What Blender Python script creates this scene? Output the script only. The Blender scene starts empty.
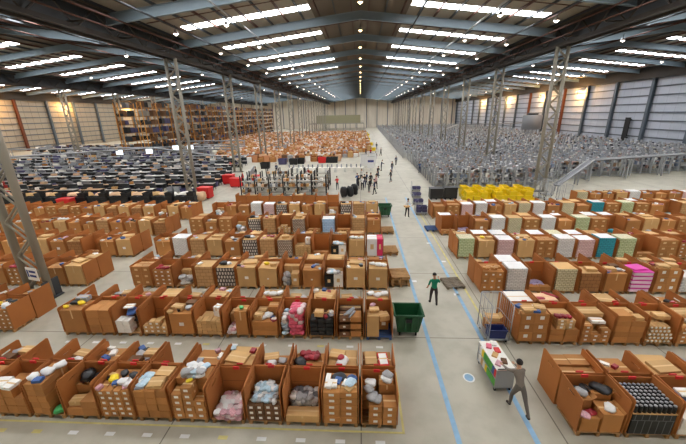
import bpy, math, random
import numpy as np
from mathutils import Matrix, Vector, noise
S = bpy.context.scene
C = S.collection
random.seed(7)
PI = math.pi

# ------------------------------------------------------------------ camera, world, exposure
CAM_H = 9.0
cam = bpy.data.cameras.new('camera'); camo = bpy.data.objects.new('camera', cam); C.objects.link(camo)
cam.sensor_fit = 'HORIZONTAL'; cam.sensor_width = 36.0; cam.lens = 327.16 / 686 * 36.0
cam.clip_start = 0.1; cam.clip_end = 800
_p, _y, _r = [math.radians(a) for a in (18.252, -3.261, 1.168)]
_f = Vector((math.sin(_y)*math.cos(_p), math.cos(_y)*math.cos(_p), -math.sin(_p)))
_rt = Vector((math.cos(_y), -math.sin(_y), 0)); _dn = _f.cross(_rt)
_r2 = _rt*math.cos(_r) + _dn*math.sin(_r); _d2 = -_rt*math.sin(_r) + _dn*math.cos(_r)
m = Matrix.Identity(4)
for i in range(3):
    m[i][0] = _r2[i]; m[i][1] = -_d2[i]; m[i][2] = -_f[i]
m.translation = (0, 0, CAM_H)
camo.matrix_world = m
S.camera = camo
w = bpy.data.worlds.new('sky'); S.world = w; w.use_nodes = True
w.node_tree.nodes['Background'].inputs[0].default_value = (0.75, 0.85, 1, 1)
w.node_tree.nodes['Background'].inputs[1].default_value = 0.6
S.view_settings.view_transform = 'Standard'
S.view_settings.look = 'None'
S.view_settings.exposure = 0.1
S.view_settings.gamma = 1.0
ROOFLIGHT = 17.0
LAMP_W = 260.0
S.cycles.max_bounces = 6
S.cycles.diffuse_bounces = 3
S.cycles.use_denoising = True

# ------------------------------------------------------------------ materials
MATS = {}
def srgb(c):
    return tuple((v/255/12.92 if v/255 <= .04045 else ((v/255+.055)/1.055)**2.4) for v in c) + (1,)

def mat(name, rgb, rough=.7, metal=0, vary=0.0, nscale=0, namt=.15, emit=0, rand=0.0, alpha=1):
    """plain surface with optional noise mottling and per-object variation"""
    if name in MATS: return MATS[name]
    M = bpy.data.materials.new(name); M.use_nodes = True
    nt = M.node_tree; b = nt.nodes['Principled BSDF']
    col = srgb(rgb)
    b.inputs['Roughness'].default_value = rough; b.inputs['Metallic'].default_value = metal
    b.inputs['Base Color'].default_value = col
    last = None
    if nscale:
        tc = nt.nodes.new('ShaderNodeTexCoord'); nz = nt.nodes.new('ShaderNodeTexNoise')
        nz.inputs['Scale'].default_value = nscale; nz.inputs['Detail'].default_value = 4
        nt.links.new(tc.outputs['Object'], nz.inputs['Vector'])
        mx = nt.nodes.new('ShaderNodeMix'); mx.data_type = 'RGBA'
        mx.inputs[6].default_value = tuple(max(0, v*(1-namt*2)) for v in col[:3])+(1,)
        mx.inputs[7].default_value = tuple(min(1, v*(1+namt*2)) for v in col[:3])+(1,)
        nt.links.new(nz.outputs['Fac'], mx.inputs[0]); last = mx.outputs[2]
    if rand:
        oi = nt.nodes.new('ShaderNodeObjectInfo'); hs = nt.nodes.new('ShaderNodeHueSaturation')
        mr = nt.nodes.new('ShaderNodeMapRange'); mr.inputs[3].default_value = 1-rand; mr.inputs[4].default_value = 1+rand
        nt.links.new(oi.outputs['Random'], mr.inputs[0]); nt.links.new(mr.outputs[0], hs.inputs['Value'])
        if last: nt.links.new(last, hs.inputs['Color'])
        else: hs.inputs['Color'].default_value = col
        last = hs.outputs[0]
    if last: nt.links.new(last, b.inputs['Base Color'])
    if emit:
        b.inputs['Emission Color'].default_value = col; b.inputs['Emission Strength'].default_value = emit
    MATS[name] = M
    return M

def layered(name, rgb, line, h=.09, w_=.22, rough=.6, mort=.012):
    """packets stacked in courses: brick pattern on every side"""
    if name in MATS: return MATS[name]
    M = bpy.data.materials.new(name); M.use_nodes = True; nt = M.node_tree; b = nt.nodes['Principled BSDF']
    tc = nt.nodes.new('ShaderNodeTexCoord'); sp = nt.nodes.new('ShaderNodeSeparateXYZ'); ad = nt.nodes.new('ShaderNodeMath'); cb = nt.nodes.new('ShaderNodeCombineXYZ')
    nt.links.new(tc.outputs['Object'], sp.inputs[0]); nt.links.new(sp.outputs[0], ad.inputs[0]); nt.links.new(sp.outputs[1], ad.inputs[1])
    nt.links.new(ad.outputs[0], cb.inputs[0]); nt.links.new(sp.outputs[2], cb.inputs[1])
    br = nt.nodes.new('ShaderNodeTexBrick'); br.inputs['Scale'].default_value = 1
    br.inputs['Brick Width'].default_value = w_; br.inputs['Row Height'].default_value = h; br.inputs['Mortar Size'].default_value = mort
    c = srgb(rgb); br.inputs['Color1'].default_value = c; br.inputs['Color2'].default_value = tuple(v*.86 for v in c[:3])+(1,); br.inputs['Mortar'].default_value = srgb(line)
    nt.links.new(cb.outputs[0], br.inputs['Vector']); nt.links.new(br.outputs[0], b.inputs['Base Color'])
    b.inputs['Roughness'].default_value = rough
    MATS[name] = M; return M

CARD = mat('cardboard', (186, 128, 70), .85, nscale=1.6, namt=.08, rand=.16)
PANEL = mat('cardboard_panel', (176, 108, 50), .85, nscale=.9, namt=.08, rand=.13)
TAN = mat('tan_cardboard', (206, 164, 108), .85, nscale=2, namt=.07, rand=.14)
DARKC = mat('dark_cardboard', (112, 78, 50), .85, nscale=2, namt=.08, rand=.2)
TAPE = mat('packing_tape', (222, 186, 132), .45)
LABEL = mat('white_paper_label', (240, 236, 228), .7)
SEAM = mat('carton_seam', (110, 68, 34), .9)
WOOD = mat('pallet_wood', (172, 132, 84), .85, nscale=6, namt=.18, rand=.12)
BLUEWOOD = mat('blue_painted_wood', (58, 84, 132), .8, nscale=5, namt=.15)
WHITE = mat('white_plastic_wrap', (232, 230, 228), .35, nscale=5, namt=.05)
BLACK = mat('black_plastic', (24, 25, 28), .45, rand=.3)
GREYBAG = mat('grey_polybag', (170, 168, 168), .4, nscale=6, namt=.2, rand=.2)
PINKBAG = mat('pink_polybag', (222, 92, 118), .4, nscale=5, namt=.15, rand=.15)
REDBAG = mat('dark_red_packet', (150, 26, 40), .45, rand=.3)
MIDGREY = mat('mid_grey_polybag', (112, 112, 116), .4, nscale=6, namt=.2, rand=.2)
PALEPK = mat('pale_pink_packet', (232, 200, 200), .4, nscale=9, namt=.2, rand=.12)
MAGAZ = mat('pink_white_packet', (214, 158, 166), .45, nscale=9, namt=.3, rand=.25)
LBLUE = mat('pale_blue_packet', (182, 206, 220), .45, nscale=8, namt=.15, rand=.15)
BLUE = mat('blue_packet', (60, 96, 158), .5, rand=.2)
YELLOW = mat('yellow_plastic', (240, 208, 20), .45, rand=.06)
GREENBAG = mat('green_polybag', (64, 172, 92), .45)
BINGREEN = mat('dark_green_bin_plastic', (26, 84, 48), .45, nscale=3, namt=.08)
REDP = mat('red_plastic', (212, 36, 34), .5, rand=.1)
STEEL = mat('galvanised_steel', (166, 168, 170), .45, metal=.3, rand=.08)
DKSTEEL = mat('dark_steel', (58, 62, 66), .6)
BEIGESTEEL = mat('beige_painted_steel', (152, 146, 132), .55)
RACKBEAM = mat('brown_rack_beam', (138, 98, 56), .6)
ORANGEST = mat('orange_rack_steel', (204, 140, 56), .55)
BLUEGREY = mat('blue_grey_painted_steel', (118, 134, 144), .55)
PURLIN = mat('dull_red_brown_steel', (86, 56, 46), .7)
TRUSS = mat('truss_steel', (56, 50, 45), .65)
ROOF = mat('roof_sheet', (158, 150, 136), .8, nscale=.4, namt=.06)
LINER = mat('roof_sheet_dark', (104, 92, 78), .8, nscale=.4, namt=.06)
RUBBER = mat('black_rubber', (20, 20, 20), .8)
DENIM = mat('purple_blue_plastic', (78, 74, 110), .6)
GREYP = mat('grey_plastic', (150, 154, 160), .55, rand=.1)
PEACH = mat('peach_paper', (226, 186, 148), .75, rand=.1)
MAGENTA = mat('magenta_board', (226, 60, 170), .5)
DISPLAY = mat('lit_display', (235, 240, 245), .4, emit=1.1)
LAMPG = mat('lamp_glass', (255, 214, 150), .4, emit=14)
LAMPW = mat('lamp_glass_cool', (255, 240, 222), .4, emit=9)
SKYL = mat('rooflight_sheet', (250, 252, 255), .4, emit=ROOFLIGHT)
BLUEPAINT = mat('worn_blue_floor_paint', (136, 174, 204), .6, nscale=3, namt=.14)
YELPAINT = mat('worn_yellow_floor_paint', (206, 194, 122), .6, nscale=3, namt=.18)
WHITEPAINT = mat('white_floor_paint', (226, 226, 224), .6, nscale=3, namt=.05)
S_WHITE = layered('white_packets', (236, 234, 230), (176, 172, 170))
S_CREAM = layered('cream_packets', (222, 214, 178), (150, 134, 96), .1, .2)
S_GREEN = layered('pale_green_packets', (206, 214, 168), (120, 140, 90), .11, .24)
S_TEAL = layered('teal_packets', (44, 158, 174), (18, 98, 118), .12, .26)
S_PINK = layered('pink_white_packets', (228, 200, 196), (188, 130, 130), .1, .2)
S_TAN = layered('tan_packets', (198, 154, 104), (140, 98, 58), .2, .32, .8, .01)
S_CHECK = layered('chequered_packets', (208, 190, 170), (96, 66, 50), .11, .13, .7, .02)
S_LBLUE = layered('light_blue_packets', (176, 204, 232), (110, 150, 200), .14, .3)
S_DARK = layered('black_white_packets', (206, 196, 186), (62, 50, 46), .22, .16, .6, .035)
S_BROWN = layered('brown_small_packets', (172, 120, 70), (110, 70, 38), .2, .3, .8, .01)

def floor_mat():
    M = bpy.data.materials.new('concrete_floor'); M.use_nodes = True; nt = M.node_tree; b = nt.nodes['Principled BSDF']
    tc = nt.nodes.new('ShaderNodeTexCoord')
    def nz(sc, det=6):
        n = nt.nodes.new('ShaderNodeTexNoise'); n.inputs['Scale'].default_value = sc; n.inputs['Detail'].default_value = det
        nt.links.new(tc.outputs['Object'], n.inputs['Vector']); return n.outputs['Fac']
    def mix(f, a, c, fac=None):
        x = nt.nodes.new('ShaderNodeMix'); x.data_type = 'RGBA'
        if isinstance(f, float): x.inputs[0].default_value = f
        else: nt.links.new(f, x.inputs[0])
        for i, v in ((6, a), (7, c)):
            if isinstance(v, tuple): x.inputs[i].default_value = v
            else: nt.links.new(v, x.inputs[i])
        return x.outputs[2]
    def ramp(f, lo, hi):
        r = nt.nodes.new('ShaderNodeMapRange'); r.inputs[1].default_value = lo; r.inputs[2].default_value = hi; nt.links.new(f, r.inputs[0]); return r.outputs[0]
    c = mix(ramp(nz(.35), .35, .65), srgb((172, 166, 148)), srgb((188, 182, 164)))
    c = mix(ramp(nz(1.3), .45, .95), c, srgb((158, 152, 134)))
    # casting joints, a slab every 5.8 m
    br = nt.nodes.new('ShaderNodeTexBrick'); br.offset = 0; br.inputs['Scale'].default_value = 1
    br.inputs['Brick Width'].default_value = 5.85; br.inputs['Row Height'].default_value = 5.85; br.inputs['Mortar Size'].default_value = .02
    br.inputs['Color1'].default_value = (0,0,0,1); br.inputs['Color2'].default_value = (0,0,0,1); br.inputs['Mortar'].default_value = (1,1,1,1)
    nt.links.new(tc.outputs['Object'], br.inputs['Vector'])
    c = mix(br.outputs['Color'], c, srgb((112, 106, 94)))
    nt.links.new(c, b.inputs['Base Color'])
    b.inputs['Roughness'].default_value = .5
    return M
FLOOR = floor_mat()
def clad(name, base, line, vw=1.0):
    M = bpy.data.materials.new(name); M.use_nodes = True; nt = M.node_tree; b = nt.nodes['Principled BSDF']
    tc = nt.nodes.new('ShaderNodeTexCoord'); sp = nt.nodes.new('ShaderNodeSeparateXYZ'); nt.links.new(tc.outputs['Object'], sp.inputs[0])
    ad = nt.nodes.new('ShaderNodeMath'); nt.links.new(sp.outputs[0], ad.inputs[0]); nt.links.new(sp.outputs[1], ad.inputs[1])
    cb = nt.nodes.new('ShaderNodeCombineXYZ'); nt.links.new(ad.outputs[0], cb.inputs[0]); nt.links.new(sp.outputs[2], cb.inputs[1])
    br = nt.nodes.new('ShaderNodeTexBrick'); br.offset = 0; br.inputs['Scale'].default_value = 1; br.inputs['Brick Width'].default_value = 2.4*vw
    br.inputs['Row Height'].default_value = 40; br.inputs['Mortar Size'].default_value = .05
    br.inputs['Color1'].default_value = srgb(base); br.inputs['Color2'].default_value = tuple(v*.93 for v in srgb(base)[:3])+(1,); br.inputs['Mortar'].default_value = srgb(line)
    nt.links.new(cb.outputs[0], br.inputs['Vector']); nt.links.new(br.outputs[0], b.inputs['Base Color']); b.inputs['Roughness'].default_value = .6
    return M

# ------------------------------------------------------------------ mesh helpers
BOXF = np.array([[0,3,2,1],[4,5,6,7],[0,1,5,4],[1,2,6,5],[2,3,7,6],[3,0,4,7]])
class MB:
    """collects boxes, tubes and free polygons and links them as ONE mesh"""
    def __init__(s): s.v=[]; s.f=[]; s.m=[]; s.b=[]; s.mats=[]; s.smooth=[]
    def mi(s, M):
        if M not in s.mats: s.mats.append(M)
        return s.mats.index(M)
    def box(s, x0, x1, y0, y1, z0, z1, M, rz=0, org=None):
        s.b.append(((x0+x1)/2, (y0+y1)/2, (z0+z1)/2, (x1-x0)/2, (y1-y0)/2, (z1-z0)/2, rz, s.mi(M))); return s
    def cbox(s, c, d, M, rz=0):
        s.b.append((c[0], c[1], c[2], d[0]/2, d[1]/2, d[2]/2, rz, s.mi(M))); return s
    def poly(s, vs, fs, M, smooth=False):
        n = len(s.v); s.v += [tuple(v) for v in vs]; i = s.mi(M)
        for f in fs: s.f.append(tuple(n+k for k in f)); s.m.append(i); s.smooth.append(smooth)
        return s
    def tube(s, pts, rad, M, n=8, cap=True):
        pts = [Vector(p) for p in pts]; rs = rad if isinstance(rad, (list, tuple)) else [rad]*len(pts)
        vs=[]; fs=[]
        for i, p in enumerate(pts):
            d = (pts[min(i+1, len(pts)-1)] - pts[max(i-1, 0)]).normalized()
            u = d.cross(Vector((0,0,1)) if abs(d.z) < .95 else Vector((1,0,0))).normalized(); v = d.cross(u)
            vs += [p + (u*math.cos(2*PI*k/n) + v*math.sin(2*PI*k/n))*rs[i] for k in range(n)]
        for i in range(len(pts)-1):
            fs += [(i*n+k, i*n+(k+1)%n, (i+1)*n+(k+1)%n, (i+1)*n+k) for k in range(n)]
        if cap: fs += [tuple(range(n-1, -1, -1)), tuple(range((len(pts)-1)*n, len(pts)*n))]
        return s.poly(vs, fs, M, True)
    def prism(s, poly, z0, z1, M):
        n = len(poly)
        return s.poly([(x,y,z0) for x,y in poly]+[(x,y,z1) for x,y in poly], [tuple(range(n-1,-1,-1)), tuple(range(n,2*n))]+[(k,(k+1)%n,n+(k+1)%n,n+k) for k in range(n)], M)
    def mesh(s, name):
        me = bpy.data.meshes.new(name)
        nv0 = len(s.v)
        V = np.array(s.v, dtype=np.float32).reshape(-1, 3)
        loops = [k for f in s.f for k in f]; tot = [len(f) for f in s.f]; mm = list(s.m); sm = list(s.smooth)
        if s.b:
            B = np.array(s.b); sg = np.array([[-1,-1,-1],[1,-1,-1],[1,1,-1],[-1,1,-1],[-1,-1,1],[1,-1,1],[1,1,1],[-1,1,1]])
            P = sg[None]*B[:, None, 3:6]
            c, si = np.cos(B[:,6])[:,None], np.sin(B[:,6])[:,None]
            Q = np.stack([P[...,0]*c-P[...,1]*si, P[...,0]*si+P[...,1]*c, P[...,2]], -1) + B[:, None, :3]
            V = np.concatenate([V, Q.reshape(-1,3).astype(np.float32)])
            F = (BOXF[None] + (np.arange(len(B))*8 + nv0)[:,None,None]).reshape(-1)
            loops = np.concatenate([np.array(loops, dtype=np.int64), F]); tot = np.concatenate([np.array(tot, dtype=np.int64), np.full(len(B)*6, 4)])
            mm = np.concatenate([np.array(mm, dtype=np.int64), np.repeat(B[:,7].astype(int), 6)]); sm = np.concatenate([np.array(sm, dtype=bool), np.zeros(len(B)*6, bool)])
        loops = np.array(loops, dtype=np.int32); tot = np.array(tot, dtype=np.int32)
        me.vertices.add(len(V)); me.vertices.foreach_set('co', V.ravel())
        me.loops.add(len(loops)); me.loops.foreach_set('vertex_index', loops)
        me.polygons.add(len(tot)); me.polygons.foreach_set('loop_start', np.concatenate([[0], np.cumsum(tot)[:-1]]).astype(np.int32))
        me.polygons.foreach_set('material_index', np.array(mm, dtype=np.int32))
        me.polygons.foreach_set('use_smooth', np.array(sm, dtype=bool))
        for M in s.mats: me.materials.append(M)
        me.update(calc_edges=True); me.validate()
        return me
    def build(s, name, parent=None, loc=(0,0,0), rz=0):
        return link(name, s.mesh(name), parent, loc, rz)

def link(name, data, parent=None, loc=(0,0,0), rz=0):
    o = bpy.data.objects.new(name, data); C.objects.link(o)
    o.location = loc; o.rotation_euler = (0, 0, rz)
    if parent: o.parent = parent
    return o
def tag(o, label, cat, group=None, kind=None):
    o['label'] = label; o['category'] = cat
    if group: o['group'] = group
    if kind: o['kind'] = kind
    return o
def empty(name, label, cat, loc=(0,0,0), rz=0, group=None):
    return tag(link(name, None, None, loc, rz), label, cat, group)
def struct(o, label=None):
    o['kind'] = 'structure'
    if label: o['label'] = label
    return o
KIDS = {}
def dup(root, loc, rz, label, group=None):
    """copy of a thing with copies of its parts and sub-parts"""
    def rec(o, par):
        c = o.copy(); C.objects.link(c)
        if par: c.parent = par
        for ch in o.children: rec(ch, c)
        return c
    r = rec(root, None); r.location = loc; r.rotation_euler = (0,0,rz)
    r['label'] = label
    if group: r['group'] = group
    return r

# ------------------------------------------------------------------ building shell
XL, XR, Y0, Y1 = -104.0, 62.4, -6.0, 230.0
NAVES = [-83.2, -41.6, 0.0, 41.6]
HALF, ZV, ZRIDGE = 20.8, 17.2, 19.6
SL = (ZRIDGE - ZV)/HALF
RAFT = [8.0 + 10.6*k for k in range(-1, 21)]
struct(MB().box(XL-1, XR+1, Y0-1, Y1+1, -.2, 0, FLOOR).build('floor'), 'worn pale concrete warehouse floor')
wl = clad('left_wall_cladding', (186, 172, 150), (128, 116, 98)); wr = clad('right_wall_cladding', (192, 197, 208), (172, 177, 188)); wf = clad('far_wall_cladding', (232, 222, 206), (190, 178, 158))
WT = 17.6
struct(MB().box(XL-.3, XL, Y0, Y1, 0, WT, wl).build('wall_left'), 'beige clad side wall')
struct(MB().box(XR, XR+.3, Y0, Y1, 0, WT, wr).build('wall_right'), 'pale grey clad side wall')
struct(MB().box(XL, XR, Y1, Y1+.3, 0, 20, wf).build('wall_far'), 'beige clad end wall')
struct(MB().box(XL, XR, Y0-.3, Y0, 0, 20, wf).build('wall_near'), 'beige clad end wall')
STONE = mat('wall_rail', (96, 102, 110), .6)
for nm, x, s_ in (('trim_1', XL, 1), ('trim_2', XR, -1)):
    b = MB()
    for k in range(10):                                   # horizontal sheeting rails
        z = 1.2 + k*1.72
        b.box(min(x, x+s_*.14), max(x, x+s_*.14), Y0, Y1, z-.13, z+.13, STONE)
    struct(b.build(nm), 'horizontal sheeting rails along the side wall')
PORTAL = mat('wall_stanchion', (96, 106, 116), .6); RUST = mat('red_brown_stanchion', (118, 66, 40), .7)
n = 3
for side, x, s_ in (('l', XL, 1), ('r', XR, -1)):
    for k, y in enumerate(np.arange(3.7, 229, 10.6)):      # wall stanchions, each an I section
        M = RUST if (side == 'l' and k in (9, 13)) or (side == 'r' and k in (10, 12)) else PORTAL
        b = MB()
        b.box(x+s_*.16-.02, x+s_*.16+.02, y-.18, y+.18, 0, 15.2, M) if False else None
        xa, xb = sorted((x+s_*.15, x+s_*.75))
        b.box(xa, xa+.04, y-.34, y+.34, 0, 16, M); b.box(xb-.04, xb, y-.34, y+.34, 0, 16, M); b.box(xa, xb, y-.03, y+.03, 0, 16, M)
        struct(b.build('trim_%d' % n), 'steel wall stanchion'); n += 1
b = MB()
for x in np.arange(XL+3, XR, 7.0): b.box(x-.2, x+.2, Y1-.5, Y1-.02, 0, 18, PORTAL)
struct(b.build('trim_%d' % n), 'stanchions on the end wall'); n += 1

# roof sheets, purlins, rafters, rooflights
win = 1
for ni, cx in enumerate(NAVES):
    for sd in (-1, 1):
        xe = cx + sd*HALF
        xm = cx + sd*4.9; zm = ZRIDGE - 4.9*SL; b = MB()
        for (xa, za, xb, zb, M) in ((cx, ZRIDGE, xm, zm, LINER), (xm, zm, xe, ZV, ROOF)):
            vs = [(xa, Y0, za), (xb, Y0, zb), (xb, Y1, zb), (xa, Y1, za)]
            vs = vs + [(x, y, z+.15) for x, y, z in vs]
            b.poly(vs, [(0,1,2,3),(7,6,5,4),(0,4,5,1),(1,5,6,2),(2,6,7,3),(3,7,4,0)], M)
        struct(b.build('ceiling' if (ni, sd) == (2, -1) else 'ceiling_slope'), 'profiled roof sheeting')
        b = MB()
        for k in range(12):
            d = .9 + k*1.72; x = cx + sd*d; z = ZRIDGE - d*SL
            b.box(x-.05, x+.05, Y0, Y1, z-.24, z-.03, PURLIN if k % 2 == 0 else DKSTEEL)
        struct(b.build('ceiling_purlins'), 'roof purlins')
        # rooflight strips, one each bay
        for k, y in enumerate(RAFT):
            if y-3.2 < Y0+1: continue
            if ni == 0 and k < 3: continue
            yc = y - 3.1
            d0, d1 = 5.0, 17.8
            xa, xb = cx+sd*d0, cx+sd*d1; za, zb = ZRIDGE-d0*SL-.015, ZRIDGE-d1*SL-.015
            vs = [(xa, yc-.72, za), (xb, yc-.72, zb), (xb, yc+.72, zb), (xa, yc+.72, za)]
            fs = [(0,1,2,3)] if sd > 0 else [(3,2,1,0)]
            vs2 = [(x, yy, z+.012) for x, yy, z in vs]
            struct(MB().poly(vs+vs2, [(0,1,2,3),(7,6,5,4),(0,4,5,1),(1,5,6,2),(2,6,7,3),(3,7,4,0)], SKYL).build('window_%d' % win), 'translucent rooflight strip lit by daylight'); win += 1
    for y in RAFT:                                        # cranked portal rafters
        b = MB()
        for sd in (-1, 1):
            for (zz0, zz1, wd) in ((.26, .31, .14), (.31, 1.0, .02), (1.0, 1.06, .14)):
                xe = cx+sd*(HALF-.3)
                ze = ZV + .3*SL
                pts = [(cx, ZRIDGE-zz1), (cx, ZRIDGE-zz0), (xe, ze-zz0), (xe, ze-zz1)]
                vs = [(x, y-wd, z) for x, z in pts] + [(x, y+wd, z) for x, z in pts]
                b.poly(vs, [(0,1,2,3),(7,6,5,4),(0,4,5,1),(1,5,6,2),(2,6,7,3),(3,7,4,0)], BLUEGREY)
        struct(b.build('ceiling_beam'), 'blue-grey roof rafter')
    b = MB()
    for y in RAFT:                                        # sprinkler branch pipes
        for sd in (-1, 1):
            b.tube([(cx+sd*.2, y+3.1, ZRIDGE-.42), (cx+sd*19, y+3.1, ZRIDGE-.42-18.8*SL)], .045, PURLIN, 5)
    struct(b.build('ceiling_pipe'), 'sprinkler pipes under the roof')
for cx, M in ((-11.2, STEEL), (11.4, STEEL), (-16.4, DKSTEEL), (16.2, DKSTEEL), (-18.9, PURLIN), (18.9, PURLIN), (5.6, DKSTEEL), (28.5, DKSTEEL), (34.5, PURLIN), (-28.5, DKSTEEL), (-35, PURLIN)):
    z = ZRIDGE-(abs(cx) if abs(cx) < 20.8 else abs(abs(cx)-41.6))*SL-1.13
    struct(MB().tube([(cx, Y0, z), (cx, Y1, z)], .07, M, 6).build('ceiling_pipe'), 'service pipe under the roof')
# valley girders (deep lattice beams on the columns)
for x in (-62.4, -20.8, 20.8):
    b = MB(); zt, zb = 17.05, 15.1
    for dx in (-.55, .55):
        b.box(x+dx-.12, x+dx+.12, Y0, Y1, zt-.3, zt, TRUSS); b.box(x+dx-.12, x+dx+.12, Y0, Y1, zb, zb+.32, TRUSS)
        k = 0
        y = Y0+.4
        while y < Y1-3:
            b.tube([(x+dx, y, zb+.16), (x+dx, y+1.95, zt-.15)], .08, TRUSS, 4, False); b.tube([(x+dx, y+1.95, zt-.15), (x+dx, y+3.9, zb+.16)], .08, TRUSS, 4, False); y += 3.9
    b.box(x-.7, x+.7, Y0, Y1, zt, zt+.12, LINER)
    b.box(x-.05, x+.05, Y0, Y1, zb+.1, zt, DKSTEEL)
    struct(b.build('ceiling_truss'), 'valley girder under the roof gutter')

for nm_, xa, xb in (('trim_eave_left', XL+.02, XL+.8), ('trim_eave_right', XR-.8, XR-.02)):
    struct(MB().box(xa, xb, Y0, Y1, 15.0, 17.1, TRUSS).build(nm_), 'dark eaves girder along the wall head')
for x in (-20.8, 20.8):
    b = MB()
    for dx, z in ((-1.15, 16.6), (1.15, 16.6), (-1.5, 15.7), (1.5, 15.7)): b.tube([(x+dx, Y0, z), (x+dx, Y1, z)], .11 if z > 16 else .06, TRUSS if z > 16 else PURLIN, 6)
    for y in np.arange(4, Y1, 5.3): b.box(x-1.55, x+1.55, y-.04, y+.04, 15.5, 15.6, TRUSS)
    struct(b.build('ceiling_pipe'), 'pipes and trays hung beside the valley girder')
# lattice columns
def column_meshes():
    out = {}
    b = MB(); b.tube([(0,0,0), (0,0,15.1)], .18, BEIGESTEEL, 12); out['chord'] = b.mesh('chord')
    b = MB(); z = .6; s_ = 1
    while z < 14.4:
        for y in (-.12, .12): b.tube([(-.45*s_, y, z), (.45*s_, y, z+.9)], .055, BEIGESTEEL, 5, False)
        z += .9; s_ = -s_
    out['lacing'] = b.mesh('lacing')
    out['base'] = MB().box(-.9, .9, -.4, .4, 0, .06, DKSTEEL).mesh('base_plate')
    return out
CMX = column_meshes()
def column(x, y, label):
    e = empty('lattice_column', label, 'column', (x, y, 0), 0, 'lattice roof columns')
    e['kind'] = 'structure'
    for dx in (-.55, .55): link('chord', CMX['chord'], e, (dx, 0, .06))
    link('lacing', CMX['lacing'], e, (0, 0, 0)); link('base_plate', CMX['base'], e)
    return e
ORD = ['first', 'second', 'third', 'fourth', 'fifth', 'sixth', 'seventh', 'eighth', 'ninth', 'tenth', 'eleventh', 'twelfth', 'thirteenth', 'fourteenth', 'fifteenth', 'sixteenth', 'seventeenth', 'eighteenth', 'nineteenth', 'twentieth', 'twenty-first', 'twenty-second', 'twenty-third', 'twenty-fourth']
COLX = {-62.4: 'outer left line', -20.8: 'inner left line', 20.8: 'right line'}
for x in (-62.4, -20.8, 20.8):
    for k in range(13):
        y = 38.6 + 15.9*(k-1)
        if x != -20.8 and k == 0: continue
        xx, yy = (-17.1, 14.6) if (x == -20.8 and k == 0) else (x, y)
        kk = k if x == -20.8 else k-1
        column(xx, yy, 'beige lattice steel column, %s from the camera in the %s' % (ORD[kk], COLX[x]))

# lamps: high bay fittings under the rafters
lamp_shade = MB(); n_ = 12
vs = [(.28*math.cos(2*PI*k/n_), .28*math.sin(2*PI*k/n_), 0) for k in range(n_)] + [(.12*math.cos(2*PI*k/n_), .12*math.sin(2*PI*k/n_), .3) for k in range(n_)]
lamp_shade.poly(vs, [(k, (k+1)%n_, n_+(k+1)%n_, n_+k) for k in range(n_)] + [tuple(range(n_, 2*n_))], STEEL, True); lamp_shade.tube([(0,0,.3),(0,0,.75)], .025, DKSTEEL, 6)
LS = lamp_shade.mesh('lamp_shade')
def bulb(M):
    return MB().poly([(.22*math.cos(2*PI*k/n_), .22*math.sin(2*PI*k/n_), .02) for k in range(n_)] + [(0, 0, -.16)], [(k, n_, (k+1)%n_)[::-1] for k in range(n_)] + [tuple(range(n_))], M, True).mesh('bulb')
BULB = bulb(LAMPG); BULBW = bulb(LAMPW)
def lamp(x, y, z, warm, label, group):
    e = empty('high_bay_lamp', label, 'lamp', (x, y, z), 0, group)
    sh = link('lamp_shade', LS, e); link('bulb', BULB if warm else BULBW, sh)
for k, y in enumerate(RAFT[:-1]):
    if y < 10 or y > 170: continue
    lamp(0, y+5.3, ZRIDGE-1.0, True, 'warm high-bay lamp hanging in the row under the central roof ridge', 'ridge lamps')
    for x in (-12.6, 12.6, -17.6, 17.6):
        lamp(x, y+5.3, ZRIDGE-abs(x)*SL-1.0, False, 'small white high-bay lamp hanging under the main roof slope', 'roof slope lamps')
    for x in (-30, -52, 31, 53):
        if k % 2 == 0: lamp(x, y+5.3, 16.6, False, 'small white high-bay lamp hanging under a side bay roof', 'side bay lamps')
# sodium floodlights on the side walls
for (x, y, s_, rz) in ((XL+1.6, 92, 1, 0), (XL+1.6, 117, 1, 0), (XL+1.6, 150, 1, 0), (XR-1.6, 122, -1, PI), (XR-1.6, 150, -1, PI), (XR-1.6, 180, -1, PI), (XR-1.6, 102, -1, PI)):
    e = empty('flood_lamp', 'sodium flood lamp fixed high on the %s side wall' % ('left' if s_ > 0 else 'right'), 'lamp', (x, y, 13.6), rz, 'wall flood lamps')
    MB().box(-.25, .1, -.3, .3, -.15, .15, DKSTEEL).build('lamp_housing', e); MB().box(-1.0, -.25, -.04, .04, -.04, .04, DKSTEEL).build('bracket', e)
    ld = bpy.data.lights.new('sodium', 'POINT'); ld.energy = 2600; ld.color = (1, .55, .18); ld.shadow_soft_size = .25
    lo = bpy.data.objects.new('sodium_light', ld); C.objects.link(lo); lo.parent = e; lo.location = (.5, 0, -.4)

# ------------------------------------------------------------------ floor markings
def floor_line(nm, x0, x1, y0, y1, M, lab, z=.006):
    struct(MB().box(x0, x1, y0, y1, .001, z, M).build(nm), lab)
floor_line('floor_marking', 2.72, 2.88, 0, 36, BLUEPAINT, 'worn blue line along the left side of the central aisle')
floor_line('floor_marking', 4.94, 5.10, 0, 36, BLUEPAINT, 'worn blue line along the right side of the central aisle')
floor_line('floor_marking', 5.50, 5.60, 9.6, 32, YELPAINT, 'yellow line beside the right pallet rows')
floor_line('floor_marking', 1.22, 1.29, 7.28, 9.7, YELPAINT, 'yellow line beside the left pallet rows')
floor_line('floor_marking', -13, 1.29, 7.28, 7.34, YELPAINT, 'yellow line in front of the front left row')
floor_line('floor_marking', 5.7, 11, 7.05, 7.12, YELPAINT, 'yellow line in front of the front right row')
struct(MB().prism([(.2*math.cos(t*PI/12), .22*math.sin(t*PI/12)) for t in range(24)], .002, .008, WHITEPAINT).prism([(.15*math.cos(t*PI/12), .165*math.sin(t*PI/12)) for t in range(24)], .008, .011, BLUEPAINT).build('floor_marking', None, (3.83, 9.53, 0)), 'round white and blue disc painted on the aisle floor')
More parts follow.
